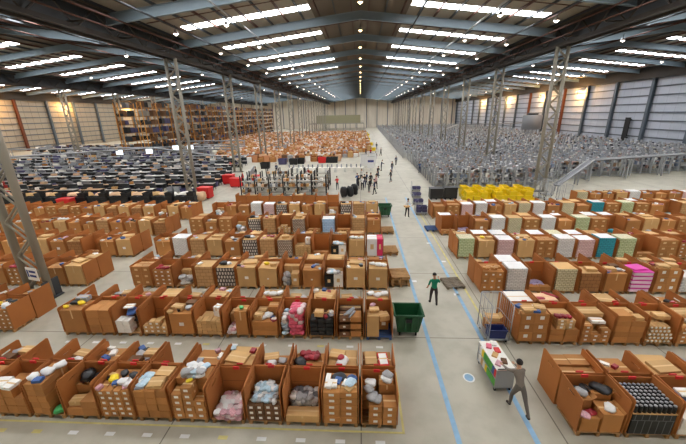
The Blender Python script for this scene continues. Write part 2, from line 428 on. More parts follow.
for k in range(12):
    for (xr, yy, pit) in ((.55, 6.98, 1.157), (.75, 11.05, 1.2)):
        M = YELPAINT if (k in (4, 9, 10) and yy < 8) or (k in (2, 6) and yy > 8) else WHITEPAINT
        struct(MB().box(-.14, .14, -.06, .06, .001, .006, M).build('floor_marking', None, (xr-pit*k, yy, 0)), 'small painted location patch on the floor')
for (x, y) in ((4.95, 15.2), (5.25, 19.2), (4.9, 22.3), (3.0, 16.6)):
    struct(MB().box(-.13, .13, -.1, .1, .001, .006, WHITEPAINT).build('floor_marking', None, (x, y, 0)), 'small white patch on the aisle floor')

# ------------------------------------------------------------------ goods meshes (shared between copies)
MESH = {}
def jit(a): return random.uniform(-a, a)
def carton_mesh(wd, dp, h, M, style='tape', ):
    key = ('carton', round(wd,2), round(dp,2), round(h,2), M.name, style)
    if key in MESH: return MESH[key]
    b = MB(); x, y = wd/2, dp/2; c = min(.012, h*.06)
    # chamfered carton body
    prof = [(c, 0), (0, c), (0, h-c), (c, h)]
    vs=[]; 
    for ins, z in prof: vs += [(-x+ins, -y+ins, z), (x-ins, -y+ins, z), (x-ins, y-ins, z), (-x+ins, y-ins, z)]
    fs=[(3,2,1,0)] + [(r*4+k, r*4+(k+1)%4, r*4+4+(k+1)%4, r*4+4+k) for r in range(3) for k in range(4)] + [(12,13,14,15)]
    b.poly(vs, fs, M)
    if style != 'plain':
        b.box(-x+c, x-c, -.028, .028, h-.001, h+.002, TAPE)
        b.box(-.028, .028, -y-.002, -y+.001, h*.62, h-c, TAPE) if style == 'tape' else None
        b.box(-x-.002, -x+.001, -.028, .028, h*.6, h-c, TAPE); b.box(x-.001, x+.002, -.028, .028, h*.6, h-c, TAPE)
    if 'label' in style:
        s_ = .34 if style == 'biglabel' else .26; lw = min(wd*s_*.6, .1); lh = min(h*.36, .16)
        b.box(-lw, lw, -y-.004, -y+.001, h*.4, h*.4+lh, LABEL)
    if style == 'dot': b.box(-.05, .05, -y-.004, -y+.001, h*.4, h*.4+.08, LABEL)
    if style == 'open':
        for s_ in (-1, 1): b.poly([(s_*x, -y, h), (s_*x, y, h), (s_*(x+.1), y*.98, h+.1), (s_*(x+.1), -y*.98, h+.1)], [(0,1,2,3)], M)
    MESH[key] = b.mesh('carton'); return MESH[key]

def bag_mesh(M, v, flat=.5):
    key = ('bag', M.name, v, flat)
    if key in MESH: return MESH[key]
    b = MB(); nu, nv = 14, 9; vs=[]; rnd = random.Random(v*31+5)
    off = Vector((rnd.random()*9, rnd.random()*9, rnd.random()*9))
    for j in range(nv):
        t = -PI/2 + PI*(j/(nv-1)); 
        for i in range(nu):
            a = 2*PI*i/nu
            ca, sa = math.cos(a), math.sin(a)
            sq = 1/max(abs(ca), abs(sa))**.55
            p = Vector((ca*math.cos(t)**.6*sq*.5 if abs(t) < PI/2-.01 else 0, sa*math.cos(t)**.6*sq*.4 if abs(t) < PI/2-.01 else 0, math.sin(t)*.5*flat))
            d = noise.noise(p*3+off)*.22 + noise.noise(p*8+off)*.13
            p = p*(1+d); p.z = max(p.z, -.5*flat); vs.append((p.x, p.y, p.z + .5*flat))
    fs = [(j*nu+i, j*nu+(i+1)%nu, (j+1)*nu+(i+1)%nu, (j+1)*nu+i) for j in range(nv-1) for i in range(nu)]
    b.poly(vs, fs, M, True)
    MESH[key] = b.mesh('bag'); return MESH[key]

def block_mesh(wd, dp, h, M, top=None):
    key = ('block', round(wd,2), round(dp,2), round(h,2), M.name, top.name if top else '')
    if key in MESH: return MESH[key]
    b = MB(); x, y, c = wd/2, dp/2, .02
    vs=[]
    for ins, z in ((0, 0), (0, h-c), (c, h)): vs += [(-x+ins, -y+ins, z), (x-ins, -y+ins, z), (x-ins, y-ins, z), (-x+ins, y-ins, z)]
    b.poly(vs, [(3,2,1,0)]+[(r*4+k, r*4+(k+1)%4, r*4+4+(k+1)%4, r*4+4+k) for r in range(2) for k in range(4)], M)
    b.poly([(-x+c, -y+c, h), (x-c, -y+c, h), (x-c, y-c, h), (-x+c, y-c, h)], [(0,1,2,3)], top or M)
    MESH[key] = b.mesh('block'); return MESH[key]

def pallet_mesh(M, wd=1.06, dp=1.0):
    key = ('pallet', M.name, wd, dp)
    if key in MESH: return MESH[key]
    b = MB(); x, y = wd/2, dp/2
    for k in range(7):
        c = -y+.06 + k*(dp-.12)/6; b.box(-x, x, c-.055, c+.055, .122, .144, M)
    for dx in (-x+.06, 0, x-.06):
        b.box(dx-.05, dx+.05, -y, y, .1, .122, M)
        for yy in (-y+.08, 0, y-.08): b.box(dx-.05, dx+.05, yy-.07, yy+.07, .022, .1, M)
        b.box(dx-.05, dx+.05, -y, y, 0, .022, M)
    MESH[key] = b.mesh('pallet'); return MESH[key]

def panel_mesh(kind, L, h, v=0):
    """corrugated board panel; 'side' runs along y from 0 to L with a carrying slot, 'back' along x"""
    key = ('panel', kind, round(L,2), round(h,2), v)
    if key in MESH: return MESH[key]
    t = .012; b = MB()
    if kind == 'back':
        b.box(-L/2, L/2, -t, t, 0, h, PANEL)
        b.box(-L/2+.04, L/2-.04, -t-.003, -t, h*.49, h*.49+.012, SEAM)
    else:
        z1 = h + (.05 if v == 1 else -.03 if v == 2 else 0)
        ys = L*.5; s = .16; zc = h-.22
        out = [(0, 0), (L, 0), (L, h), (.06 if v else .03, z1), (0, z1-.05)]
        hole = [(ys-s, zc-.03), (ys+s, zc-.03), (ys+s, zc+.03), (ys-s, zc+.03)]
        # split around the hand slot
        quads = [[(0,0),(L,0),(L,zc-.03),(0,zc-.03)], [(0,zc-.03),(ys-s,zc-.03),(ys-s,zc+.03),(0,zc+.03)], [(ys+s,zc-.03),(L,zc-.03),(L,zc+.03),(ys+s,zc+.03)],
                 [(0,zc+.03),(L,zc+.03),(L,h),(.06,z1),(0,z1-.05)]]
        for q in quads:
            n_ = len(q)
            b.poly([(-t, y, z) for y, z in q]+[(t, y, z) for y, z in q], [tuple(range(n_-1,-1,-1)), tuple(range(n_, 2*n_))]+[(k,(k+1)%n_,n_+(k+1)%n_,n_+k) for k in range(n_)], PANEL)
    MESH[key] = b.mesh('panel'); return MESH[key]
RED_TAG = MB().box(-.1, .1, -.02, .02, 0, .1, REDP).mesh('price_tag')

BULK = MB()               # cartons of the far rows, past the first few hundred
BULKBAY = MB()
N_CARTON = [0]; N_PACKET = [0]; BULKP = MB()
class Bay:
    """one open-fronted cardboard bay: sleeve, pallet and goods in local coordinates (x across, y from the front edge inwards)"""
    def __init__(s, xc, yf, facing, wd, where, dp=1.03, detail=2, pallet=WOOD, h=1.2, has=('l','r'), holds='cartons'):
        s.xc, s.yf, s.fc, s.wd, s.dp, s.where, s.detail = xc, yf, facing, wd, dp, where, detail
        s.z = .146 if pallet else 0
        s.holds = holds
        rz = 0 if facing > 0 else PI
        s.rz = rz
        if pallet:
            p = link('pallet', pallet_mesh(pallet, round(wd-.1, 2), dp-.04), None, s.P(0, dp/2-.02, 0), rz)
            tag(p, '%s pallet under the %s' % ('blue' if pallet is BLUEWOOD else 'wooden', where), 'pallet', 'pallets under the cardboard bays')
        h = h + jit(.05) + (.146 if not pallet else 0)
        hb = h - .07
        v = random.choice((0, 1, 2))
        if detail == 0:
            for sd in (-1, 1):
                if ('l' if sd < 0 else 'r') in has: BULKBAY.cbox(s.P(sd*(wd/2-.03), dp/2, s.z+h/2), (.024, dp, h), PANEL)
            BULKBAY.cbox(s.P(0, dp-.02, s.z+hb/2), (wd-.1, .024, hb), PANEL)
            return
        lab = 'open cardboard bay of %s, %s' % (holds, where)
        if detail == 1:
            b = MB()
            b.box(-wd/2+.05, wd/2-.05, dp-.03, dp-.006, 0, hb, PANEL)
            for sd in (-1, 1):
                if ('l' if sd < 0 else 'r') in has: b.box(sd*(wd/2-.03)-.012, sd*(wd/2-.03)+.012, 0, dp-.005, 0, h, PANEL)
            o = b.build('cardboard_bay', None, s.P(0, 0, s.z), rz); tag(o, lab, 'cardboard bay', 'cardboard bays in rows'); s.o = o
            return
        e = empty('cardboard_bay', lab, 'cardboard bay', s.P(0, 0, s.z), rz, 'cardboard bays in rows'); s.o = e
        bp = link('back_panel', panel_mesh('back', round(wd-.1, 2), round(hb, 2)), e, (0, dp-.02, 0))
        for sd in (-1, 1):
            if ('l' if sd < 0 else 'r') in has:
                o = link('side_panel', panel_mesh('side', dp-.01, round(h, 2), v), e, (sd*(wd/2-.03), 0, 0))
                o.rotation_euler = (0, jit(.015), 0)
        link('price_tag', RED_TAG, bp, (jit(.1), -.025, hb-.06))
    GZ = 1.16
    def P(s, x, y, z):
        return (s.xc + x*s.fc, s.yf + y*s.fc, z)
    def put(s, name, me, x, y, z, rz, label, cat, group=None):
        o = link(name, me, None, s.P(x, y-.03, s.z+z*s.GZ+.002), rz + s.rz)
        return tag(o, label, cat, group)
    def carton(s, x, y, z, wd, dp, h, M=CARD, style='tape', say='brown carton', spot='', rz=0):
        h = round(h*s.GZ, 3); zq = z*s.GZ
        if s.detail == 0 or N_CARTON[0] >= 296:
            BULK.cbox(s.P(x, y, s.z+zq+.002+h/2), (wd, dp, h), M, rz)
            BULK.cbox(s.P(x, y-dp/2, s.z+zq+h*.55), (wd*.34, .006, h*.3), LABEL if 'label' in style or style == 'dot' else TAPE, 0)
            BULK.cbox(s.P(x, y, s.z+zq+.002+h), (wd-.02, .05, .006), TAPE)
            return
        N_CARTON[0] += 1
        return s.put('carton', carton_mesh(wd, dp, h, M, style), x, y, z, rz, '%s%s, %s' % (say, (' ' + spot) if spot else '', s.where), 'carton', 'cartons in the pallet rows')
    def grid(s, nx, nz, x0=-.48, x1=.48, h=.2, y0=.03, dp=.4, M=CARD, style='label', say='brown carton', steps=None, zb=0, spotx=None):
        """nx stacks of nz equal cartons; steps = cartons per stack"""
        x0 *= (s.wd-.09)/.98; x1 *= (s.wd-.09)/.98
        w_ = (x1-x0)/nx; tops=[]
        nm = {1: [''], 2: ['left', 'right'], 3: ['left', 'middle', 'right'], 4: ['far left', 'inner left', 'inner right', 'far right']}.get(nx, [ORD[i] for i in range(nx)])
        for i in range(nx):
            k = steps[i] if steps else nz
            for j in range(k):
                lv = 'topmost' if j == k-1 and k > 1 else 'lowest' if j == 0 else ORD[j] + ' up'
                if k == 1: lv = 'single'
                sp = '%s in %s stack' % (lv, spotx or nm[i]) if (nm[i] or spotx) else '%s of the stack' % lv
                s.carton(x0+w_*(i+.5)+jit(.008), y0+dp/2+jit(.012), zb+j*(h+.004), w_-.018, dp, h, M, style, say, sp, jit(.02))
            tops.append((x0+w_*(i+.5), zb+k*(h+.004)))
        return tops
    def heap(s, M, n, say, name='polybag', cat='bag', x0=-.42, x1=.42, y0=.12, y1=.85, z=0, h=.5, sc=.32, flat=.5, slope=.6):
        """a pile of soft bags, low at the front and higher at the back"""
        if s.detail == 0: n = max(2, n//3)
        x0 *= (s.wd-.1); x1 *= (s.wd-.1)
        MM = {GREYBAG: [GREYBAG, GREYBAG, WHITE, WHITE, GREYBAG, MIDGREY], WHITE: [WHITE, WHITE, GREYBAG, LBLUE], MAGAZ: [MAGAZ, MAGAZ, PALEPK, PALEPK, WHITE], PINKBAG: [PINKBAG, PINKBAG, PINKBAG, PALEPK], LBLUE: [LBLUE, LBLUE, WHITE]}.get(M, [M])
        per = max(1, int((x1-x0)/(sc*.7))); rows = max(1, int((y1-y0)/(sc*.62))); i = 0; lay = 0
        while i < n and lay < 12:
            for r in range(rows):
                if lay*sc*flat*.75 > h*(1-slope + slope*(r+1)/rows): continue
                for q in range(per):
                    if i >= n: break
                    k = sc*random.uniform(.88, 1.12)
                    x = x0+sc*.4+(x1-x0-sc*.8)*(q+.5+jit(.2))/per; y = y0+(y1-y0)*(r+.5+jit(.15))/rows
                    o = s.put(name, bag_mesh(random.choice(MM), random.randrange(5), flat), x, y, z+lay*sc*flat*.72, jit(1.4), '%s, %s' % (say, s.where), cat, '%s, %s' % (say, s.where))
                    o.scale = (k, k, k); o.rotation_euler.x = jit(.12); o.rotation_euler.y = jit(.12); i += 1
            lay += 1
    def thing(s, name, me, x, y, z, say, cat, rz=0, group=None):
        return s.put(name, me, x, y, z, rz, '%s, %s' % (say, s.where), cat, group)
    def stack(s, M, say, h=1.0, wd=.95, dp=.85, x=0, y=.48, top=WHITE, name='packet_stack', cat='stack of packets', rz=0, z=0):
        wd = min(wd, s.wd-.1) if wd > .8 else wd; h = h*s.GZ
        if s.detail == 0 and M in (S_TAN, S_BROWN):
            BULK.cbox(s.P(x, y, s.z+z*s.GZ+h/2), (wd, dp, h), M); BULK.cbox(s.P(x, y, s.z+z*s.GZ+h), (wd-.03, dp-.03, .008), top); return
        return s.thing(name, block_mesh(wd, dp, round(h, 2), M, top), x, y, z, say, cat, rz, 'stacked packets in the pallet rows')
    def big(s, h=1.0, wd=.95, dp=.85, x=0, y=.46, M=TAN, say='large tan pallet carton', style='tape'):
        wd = min(wd, s.wd-.1); h = h*s.GZ
        style = random.choice(('tape', 'label', 'tape', 'biglabel', 'dot')) if style == 'tape' else style
        return s.thing('pallet_carton', carton_mesh(round(wd,2), dp, round(h,2), M, style), x, y, 0, say, 'pallet carton', jit(.03), 'large pallet cartons')
    def loose(s, kind, x, y, z, say=None):
        """single loose items lying on top"""
        K = {'yellow': (bag_mesh(YELLOW, 1, .6), 'yellow_bag', 'yellow plastic bag', 'bag', .34), 'black': (bag_mesh(BLACK, 2, .45), 'black_bag', 'black plastic bag', 'bag', .5),
             'white': (bag_mesh(WHITE, 0, .5), 'white_bag', 'white padded packet', 'bag', .42), 'grey': (bag_mesh(GREYBAG, 3, .5), 'grey_bag', 'grey polybag', 'bag', .4),
             'blue': (bag_mesh(BLUE, 4, .35), 'blue_packet', 'blue packet', 'packet', .4), 'lblue': (bag_mesh(LBLUE, 4, .35), 'pale_blue_packet', 'pale blue packet', 'packet', .4), 'green': (bag_mesh(GREENBAG, 2, .7), 'green_bag', 'green plastic bag', 'bag', .42),
             'red': (bag_mesh(REDBAG, 1, .4), 'red_packet', 'dark red packet', 'packet', .3), 'pink': (bag_mesh(MAGAZ, 1, .4), 'pink_packet', 'pink and white packet', 'packet', .36)}[kind]
        o = s.thing(K[1], K[0], x, y, z, say or (K[2]), K[3], jit(1.2)); k = K[4]*random.uniform(.75, .95); o.scale = (k, k, k*.8); return o
    def flatbox(s, x, y, z, wd=.5, dp=.35, h=.14, M=TAN, say='flat tan box', rz=None):
        return s.thing('flat_box', carton_mesh(wd, dp, round(h*s.GZ, 3), M, 'tape'), x, y, z, say, 'box', jit(.3) if rz is None else rz)

    def litter(s, z, n, x0=-.4, x1=.4, y0=.1, y1=.6):
        for i in range(n):
            M, cn = random.choice(((LABEL, 'white'), (BLUE, 'blue'), (BLACK, 'black'), (GREYP, 'grey'), (MAGAZ, 'pink'), (LBLUE, 'pale blue'), (TAN, 'tan'), (REDBAG, 'dark red'), (LABEL, 'white')))
            wd, dp, h = random.choice((.18, .26)), random.choice((.14, .2)), random.choice((.05, .1))
            x = random.uniform(x0, x1)*s.wd; y = y0+(y1-y0)*(i+.5)/n+jit(.04); N_PACKET[0] += 1
            if N_PACKET[0] > 290:
                BULKP.cbox(s.P(x, y, s.z+z*s.GZ+.003+h/2), (wd, dp, h), M, jit(1.5)); continue
            me = carton_mesh(wd, dp, h, M, 'plain')
            s.thing('small_packet', me, x, y, z+.004*(i % 3), 'small %s packet, %s from front' % (cn, ORD[i]), 'packet', jit(1.5))
def where(k, row, blk=None): return '%s bay from the aisle, %s' % (ORD[k], row)

# ------------------------------------------------------------------ what each bay holds
def g_label_pair(b):      # two tall stacks of labelled cartons with bags on top
    b.grid(2, 5, h=.2, dp=.42, style='label', say='brown labelled carton'); b.grid(1, 3, -.45, .45, h=.3, y0=.5, dp=.42, style='plain', say='large brown carton', spotx='rear')
    b.loose('black', -.05, .62, .93, 'black plastic bag on cartons'); b.loose('lblue', .3, .35, 1.03, 'pale blue packet on cartons'); b.loose('blue', .32, .6, .93, 'blue packet on cartons')
    b.flatbox(-.28, .3, 1.03, .36, .3, .06, LABEL, 'flat white box'); b.litter(1.03, 5)
def g_grey_heap(b):
    b.carton(0, .2, 0, 1.0, .36, .22, TAN, 'tape', 'wide brown carton', 'lying at the front')
    b.heap(GREYBAG, 64, 'grey polybag in a loose heap', x0=-.49, x1=.49, y0=.4, y1=1.0, h=1.5, sc=.25)
def g_mixed_end(b):
    b.grid(2, 3, h=.2, dp=.45, style='label', say='brown carton', y0=.02, x0=-.3); b.grid(1, 2, -.46, -.1, h=.34, y0=.55, dp=.4, spotx='rear left', style='plain'); b.grid(1, 2, 0, .46, h=.42, y0=.55, dp=.4, spotx='rear right', style='tape')
    for i, (x, y, z, k) in enumerate(((-.2, .3, .62, 'grey'), (-.3, .5, .69, 'grey'), (-.05, .22, .62, 'grey'), (-.25, .75, .7, 'white'), (.25, .72, .86, 'white'), (.3, .8, .92, 'grey'))):
        b.loose(k, x, y, z, ['low grey polybag', 'grey polybag at the rear', 'small grey polybag at front', 'white packet at the rear', 'white packet on tall carton', 'topmost grey polybag'][i])
def g_small_white(b):
    b.grid(4, 3, h=.17, dp=.42, M=DARKC, style='dot', say='dark brown carton'); b.heap(WHITE, 34, 'small white packet in a pile', 'white_packet', 'packet', y0=.1, y1=.9, z=.52, h=.22, sc=.2, flat=.6)
    b.heap(LBLUE, 8, 'small pale blue packet among white ones', 'pale_blue_packet', 'packet', y0=.45, y1=.95, z=.6, h=.2, sc=.2, flat=.6)
def g_magaz(b):
    b.heap(MAGAZ, 95, 'pink and white packet in a tumbled pile', 'pink_packet', 'packet', x0=-.49, x1=.49, y0=.0, y1=.92, h=.95, sc=.26, flat=.32, slope=.65)
def g_stepped(b):
    b.grid(3, 5, h=.2, dp=.36, style='biglabel', say='white-labelled brown carton', steps=(4, 5, 3)); b.grid(2, 5, h=.2, dp=.5, y0=.44, style='plain', say='brown carton', spotx='rear')
    b.heap(WHITE, 16, 'white padded packet in top layer', 'white_packet', 'packet', y0=.42, y1=1.0, z=1.03, h=.2, sc=.3, flat=.4); b.loose('yellow', .0, .3, 1.03, 'small yellow packet').scale = (.2, .2, .1)
def g_block(b):
    b.grid(3, 4, h=.22, dp=.9, style='plain', say='plain brown carton'); 
    b.loose('lblue', -.3, .3, .9, 'pale blue magazine pile'); b.loose('lblue', -.32, .6, .9, 'pale blue packet'); b.flatbox(.1, .3, .9, .45, .4, .1, TAN); b.flatbox(.15, .72, .9, .5, .4, .12, TAN, 'wide tan box'); b.litter(.89, 7, -.45, -.1)
def g_dots(b):
    b.grid(4, 5, h=.17, dp=.5, style='dot', say='small brown carton'); b.grid(2, 3, h=.28, dp=.4, y0=.56, style='plain', say='brown carton', spotx='rear')
    b.loose('yellow', -.22, .45, .88, 'yellow plastic bag on cartons'); b.loose('white', .15, .35, .88, 'white packet'); b.loose('black', .32, .6, .88, 'black bag').scale = (.3, .3, .3); b.loose('white', .38, .25, .88, 'small white packet').scale = (.25,)*3; b.loose('black', -.05, .7, .86, 'small black bag').scale = (.3,)*3; b.litter(.87, 8)
def g_blackbag(b):
    b.grid(2, 2, h=.24, dp=.45, style='plain', say='brown carton', steps=(1, 2)); b.grid(2, 2, h=.3, y0=.52, dp=.42, style='open', say='open brown carton', spotx='rear')
    for i, (x, y, z) in enumerate(((-.2, .7, .62), (.05, .75, .62), (-.05, .6, .82), (-.28, .85, .7))): b.loose('black', x, y, z, ['left black bag in the pile', 'right black bag in the pile', 'topmost black bag', 'rearmost black bag'][i]).scale = (.4,)*3
    b.flatbox(-.25, .25, .25, .4, .3, .16); b.loose('grey', .3, .7, .62, 'grey polybag')
def g_pillow(b):
    b.grid(2, 5, -.46, .1, h=.2, dp=.55, style='plain', say='brown carton'); b.big(.98, .5, .42, -.2, .78, CARD, 'tall brown pallet carton')
    for i, (x, y) in enumerate(((-.35, .25), (-.1, .5), (.05, .78))): b.loose('white', x, y, 1.03, ['front white pillow', 'middle white pillow', 'rear white pillow'][i] + ' on the carton stack')
    b.loose('green', .3, .15, 0, 'green plastic bag'); b.litter(1.02, 3, -.4, 0)
def g_wblue(b):
    b.grid(3, 3, h=.26, dp=.4, style='plain', say='brown carton', steps=(3, 3, 2)); b.flatbox(-.3, .25, .8, .4, .4, .12, LABEL, 'left white box on cartons', .1); b.flatbox(.05, .2, .8, .32, .36, .1, LABEL, 'right white box on cartons', -.1); b.loose('blue', -.05, .6, .3, 'blue packet').scale = (.5, .5, .8)
    b.grid(2, 2, h=.32, y0=.55, dp=.4, style='plain', say='brown carton', spotx='rear')
def g_tallside(b):        # blue pallet, tall carton at the left, board pieces behind
    b.grid(1, 1, -.46, .0, h=.86, dp=.5, style='plain', say='tall tan carton', M=TAN); b.flatbox(.2, .5, .5, .42, .4, .2, TAN, 'small tan box')
    b.big(.5, .4, .4, .22, .72, CARD, 'half-height brown carton'); b.loose('pink', -.25, .75, .9, 'pink and white packet'); b.flatbox(-.2, .4, .88, .4, .3, .1, TAN, 'flat tan box on tall carton'); b.litter(.52, 5, 0, .4, .55, .9)
def g_tubes(b):
    for j in range(3):
        b.carton(-.24, .3, j*.3, .44, .5, .16, DARKC, 'dot', 'dark flat carton', '%s on left' % ['lowest', 'middle', 'topmost'][j]); b.carton(.24, .3, j*.3, .44, .5, .2, CARD, 'plain', 'brown carton', '%s on right' % ['lowest', 'middle', 'topmost'][j])
    b.big(.8, .9, .35, 0, .8, DARKC, 'dark brown pallet carton')
    me = MESH.setdefault('tube', MB().tube([(-.25, 0, .04), (.25, 0, .04)], .04, GREYP, 10).mesh('tube'))
    for i in range(4): b.thing('cardboard_tube', me, jit(.1), .2+.1*i, .81, 'grey mailing tube, %s from the front' % ORD[i], 'tube', 1.0+jit(.3))
def g_blackbox(b):
    for i in range(3):
        for j in range(4):
            b.thing('black_box', carton_mesh(.3, .42, .17, BLACK, 'plain'), -.32+.32*i, .28, j*.175, 'black box, %s layer of %s stack' % (['bottom', 'second', 'third', 'top'][j], ['left', 'middle', 'right'][i]), 'box')
    b.flatbox(-.1, .3, .72, .36, .3, .2, TAN, 'small tan carton'); b.litter(.72, 4, 0, .4); b.big(.55, .9, .4, 0, .78, DARKC, 'dark brown pallet carton')
def g_pink(b):
    b.heap(LBLUE, 18, 'pale blue and white bag in a narrow pile', 'pale_blue_bag', 'bag', x0=-.48, x1=-.2, y0=.06, y1=.8, h=1.25, sc=.3, flat=.55, slope=.15); b.heap(PINKBAG, 75, 'pink plastic bag in a tall pile', 'pink_bag', 'bag', x0=-.2, x1=.49, y0=.06, y1=.95, h=1.25, sc=.34, flat=.6, slope=.15)
def g_lblue_heap(b):
    b.heap(LBLUE, 34, 'pale blue and white bag in a tall pile', 'pale_blue_bag', 'bag', x0=-.4, x1=.4, y0=.06, y1=.9, h=1.15, sc=.3, flat=.55, slope=.2)
def g_shelfy(b):
    b.grid(1, 3, h=.19, dp=.5, style='plain', say='wide brown carton'); b.loose('white', -.1, .3, .58, 'white bag'); b.loose('white', .1, .45, .58, 'second white bag'); b.big(.9, .4, .4, .26, .78, CARD, 'brown carton at rear right'); b.litter(.585, 6); b.flatbox(-.25, .25, .58, .36, .3, .22, TAN, 'tan box'); b.big(.7, .4, .35, -.26, .8)
def g_tallpink(b):
    b.big(.98, .5, .5, .22, .3, CARD, 'tall brown carton at right'); b.heap(MAGAZ, 16, 'rolled pink packet', 'pink_packet', 'packet', x0=-.46, x1=-.04, y0=.05, y1=.6, h=.8, sc=.22, flat=.7); b.loose('green', .2, .3, .99, 'green packet').scale = (.3, .2, .1); b.big(.6, .42, .4, -.24, .78)
def g_tangrid(b):
    b.grid(5, 4, h=.14, dp=.34, M=TAN, style='plain', say='small tan carton'); b.grid(2, 1, h=.5, y0=.4, dp=.5, M=TAN, style='plain', say='tan carton', spotx='rear'); b.flatbox(.3, .5, .57, .3, .3, .4, LABEL, 'grey-white upright box'); 
def g_one(b):
    b.big(.85, .96, .75, 0, .42, CARD, 'large brown pallet carton'); b.flatbox(-.2, .4, .86, .5, .34, .16); b.loose('grey', .25, .4, .86); b.carton(.2, .75, .86, .4, .3, .15, DARKC, 'plain', 'dark carton', 'on top'); b.litter(.86, 5)
def g_smalltan(b):
    b.grid(4, 3, h=.16, dp=.3, M=TAN, style='dot', say='small tan carton', steps=(2, 3, 3, 2)); b.heap(TAN, 14, 'loose tan parcel', 'parcel', 'parcel', y0=.4, y1=.95, h=.7, sc=.3, flat=.5)
def g_bluewhite(b):
    b.grid(2, 3, -.46, .1, h=.17, dp=.4, M=LABEL, style='plain', say='white box'); b.loose('blue', -.1, .6, .55, 'dark blue packet').scale = (.6, .5, .5); b.loose('black', .2, .5, .3, 'black bag'); b.big(.5, .9, .3, 0, .85, DARKC, 'dark brown carton behind'); b.flatbox(-.15, .6, .82, .4, .3, .05, LABEL, 'flat white board')
def g_two(b):
    b.grid(2, 3, h=.32, dp=.48, style='plain', say='brown carton', steps=(3, 3)); b.grid(2, 3, h=.3, y0=.55, dp=.4, style='plain', say='brown carton', spotx='rear')
def g_cornertop(b):
    b.big(.95, .96, .85, 0, .46, CARD, 'large brown pallet carton'); b.loose('yellow', .15, .5, .96, 'yellow plastic bag on carton'); b.loose('black', -.15, .55, .96, 'black bag on carton'); b.loose('yellow', -.3, .2, .96, 'small yellow bag').scale = (.22,)*3; b.flatbox(.0, .82, .96, .5, .3, .18, GREYP, 'grey box')
def g_tan(b): b.big(.98, .97, .9, 0, .47, TAN, 'large tan pallet carton'); b.flatbox(jit(.1), .65, .99, .7, .5, .08); b.litter(.99, random.choice((0, 2, 3)), y0=.06, y1=.35)
def g_tanwhite(b):
    b.big(.95, .97, .9, 0, .47, TAN, 'large tan pallet carton')
    for i in range(3): b.loose('white', -.3+.3*i, .45+jit(.1), .96, ['left', 'middle', 'right'][i]+' white packet on carton')
def g_tanyellow(b):
    b.big(.95, .97, .9, 0, .47, TAN, 'large tan pallet carton'); b.loose('yellow', -.15, .5, .96, 'yellow bag on carton'); b.flatbox(.25, .4, .96, .34, .3, .12)
def g_whiteblack(b):
    b.grid(1, 1, 0, .46, h=.62, dp=.45, M=LABEL, style='plain', say='white carton'); b.grid(1, 1, -.46, -.03, h=.56, dp=.45, M=BLACK, style='plain', say='black carton'); b.heap(WHITE, 6, 'white packet on the cartons', 'white_packet', 'packet', z=.64, h=.25, y1=.5, sc=.3); b.big(.6, .9, .4, 0, .78)
def g_greyroll(b):
    b.heap(GREYBAG, 10, 'grey bundle', 'bundle', 'bundle', x0=-.45, x1=.05, h=1.0, sc=.36, flat=.8, slope=.1, y1=.6); b.big(.6, .4, .5, .24, .4, TAN); b.big(.8, .9, .3, 0, .85)
def g_striped(b): b.stack(S_DARK, 'black and white striped stack', .95, top=TAN); b.loose('white', .1, .5, .96); b.loose('black', -.2, .5, .96)
def g_check(b): b.stack(S_CHECK, 'chequered stack of packets', .95, top=TAN); b.flatbox(0, .5, .96)
def g_tanstack(b): b.stack(S_TAN, 'tan stack of packets', 1.0, top=TAN); b.litter(1.01, random.choice((1, 2, 3)), y0=.15, y1=.7)
def g_brownstack(b): b.stack(S_BROWN, 'stack of small brown packets', .85, top=TAN); b.flatbox(.1, .4, .86)
def g_lowwhite(b): b.heap(WHITE, 9, 'white bag in a low heap', 'white_bag', 'bag', h=.5, sc=.42, y1=.7); b.big(.55, .9, .3, 0, .85)
def g_reddots(b): b.grid(3, 4, h=.2, dp=.5, style='dot', say='brown carton'); b.heap(REDBAG, 5, 'dark red packet on cartons', 'red_packet', 'packet', z=.82, h=.12, y1=.5, sc=.26); b.big(.7, .9, .4, 0, .78)
def g_white(b): b.stack(S_WHITE, 'white block of shrink-wrapped packets', 1.08)
def g_lowwhitestack(b): b.stack(S_WHITE, 'low white block of packets', .7)
def g_cream(b): b.stack(S_CREAM, 'cream block of packets', 1.05, top=TAN)
def g_green(b): b.stack(S_GREEN, 'pale green block of packets', 1.08, top=S_CREAM)
def g_teal(b): b.stack(S_TEAL, 'teal block of packets', 1.1)
def g_tealpaper(b): b.heap(mat('teal_packet', (40, 160, 178), .5), 9, 'teal packet in a heap', 'teal_packet', 'packet', h=.9, sc=.4, flat=.3)
def g_pinkblk(b): b.stack(S_PINK, 'pale pink block of packets', 1.0)
def g_lbluebox(b): b.stack(S_LBLUE, 'light blue block of packets', .95); 
def g_pinkside(b):
    b.grid(1, 1, -.46, .14, h=1.0, dp=.85, M=WHITE, style='plain', say='tall white carton'); b.grid(1, 1, .14, .48, h=1.0, dp=.85, M=mat('crimson_board', (222, 40, 96), .5), style='plain', say='tall crimson carton')
def g_magenta(b):
    M = S_PINK
    for j in range(5):
        b.thing('magenta_bundle', MESH.setdefault('magb', MB().box(-.46, .46, -.42, .42, 0, .15, mat('white_pink_pages', (244, 214, 232), .6)).box(-.47, .47, -.43, .43, .15, .19, MAGENTA).mesh('bundle')), jit(.03), .45, j*.195, 'magenta and white bundle, %s of five' % ['lowest', 'second', 'third', 'fourth', 'topmost'][j], 'bundle', jit(.05))
    b.thing('magenta_sheet', MESH.setdefault('mags', MB().box(-.4, .4, -.3, .3, 0, .03, MAGENTA).mesh('sheet')), -.05, .5, .98, 'askew magenta cover', 'sheet', .2)
def g_empty(b): b.grid(2, 1, h=.2, dp=.4, style='plain', say='low brown carton'); 
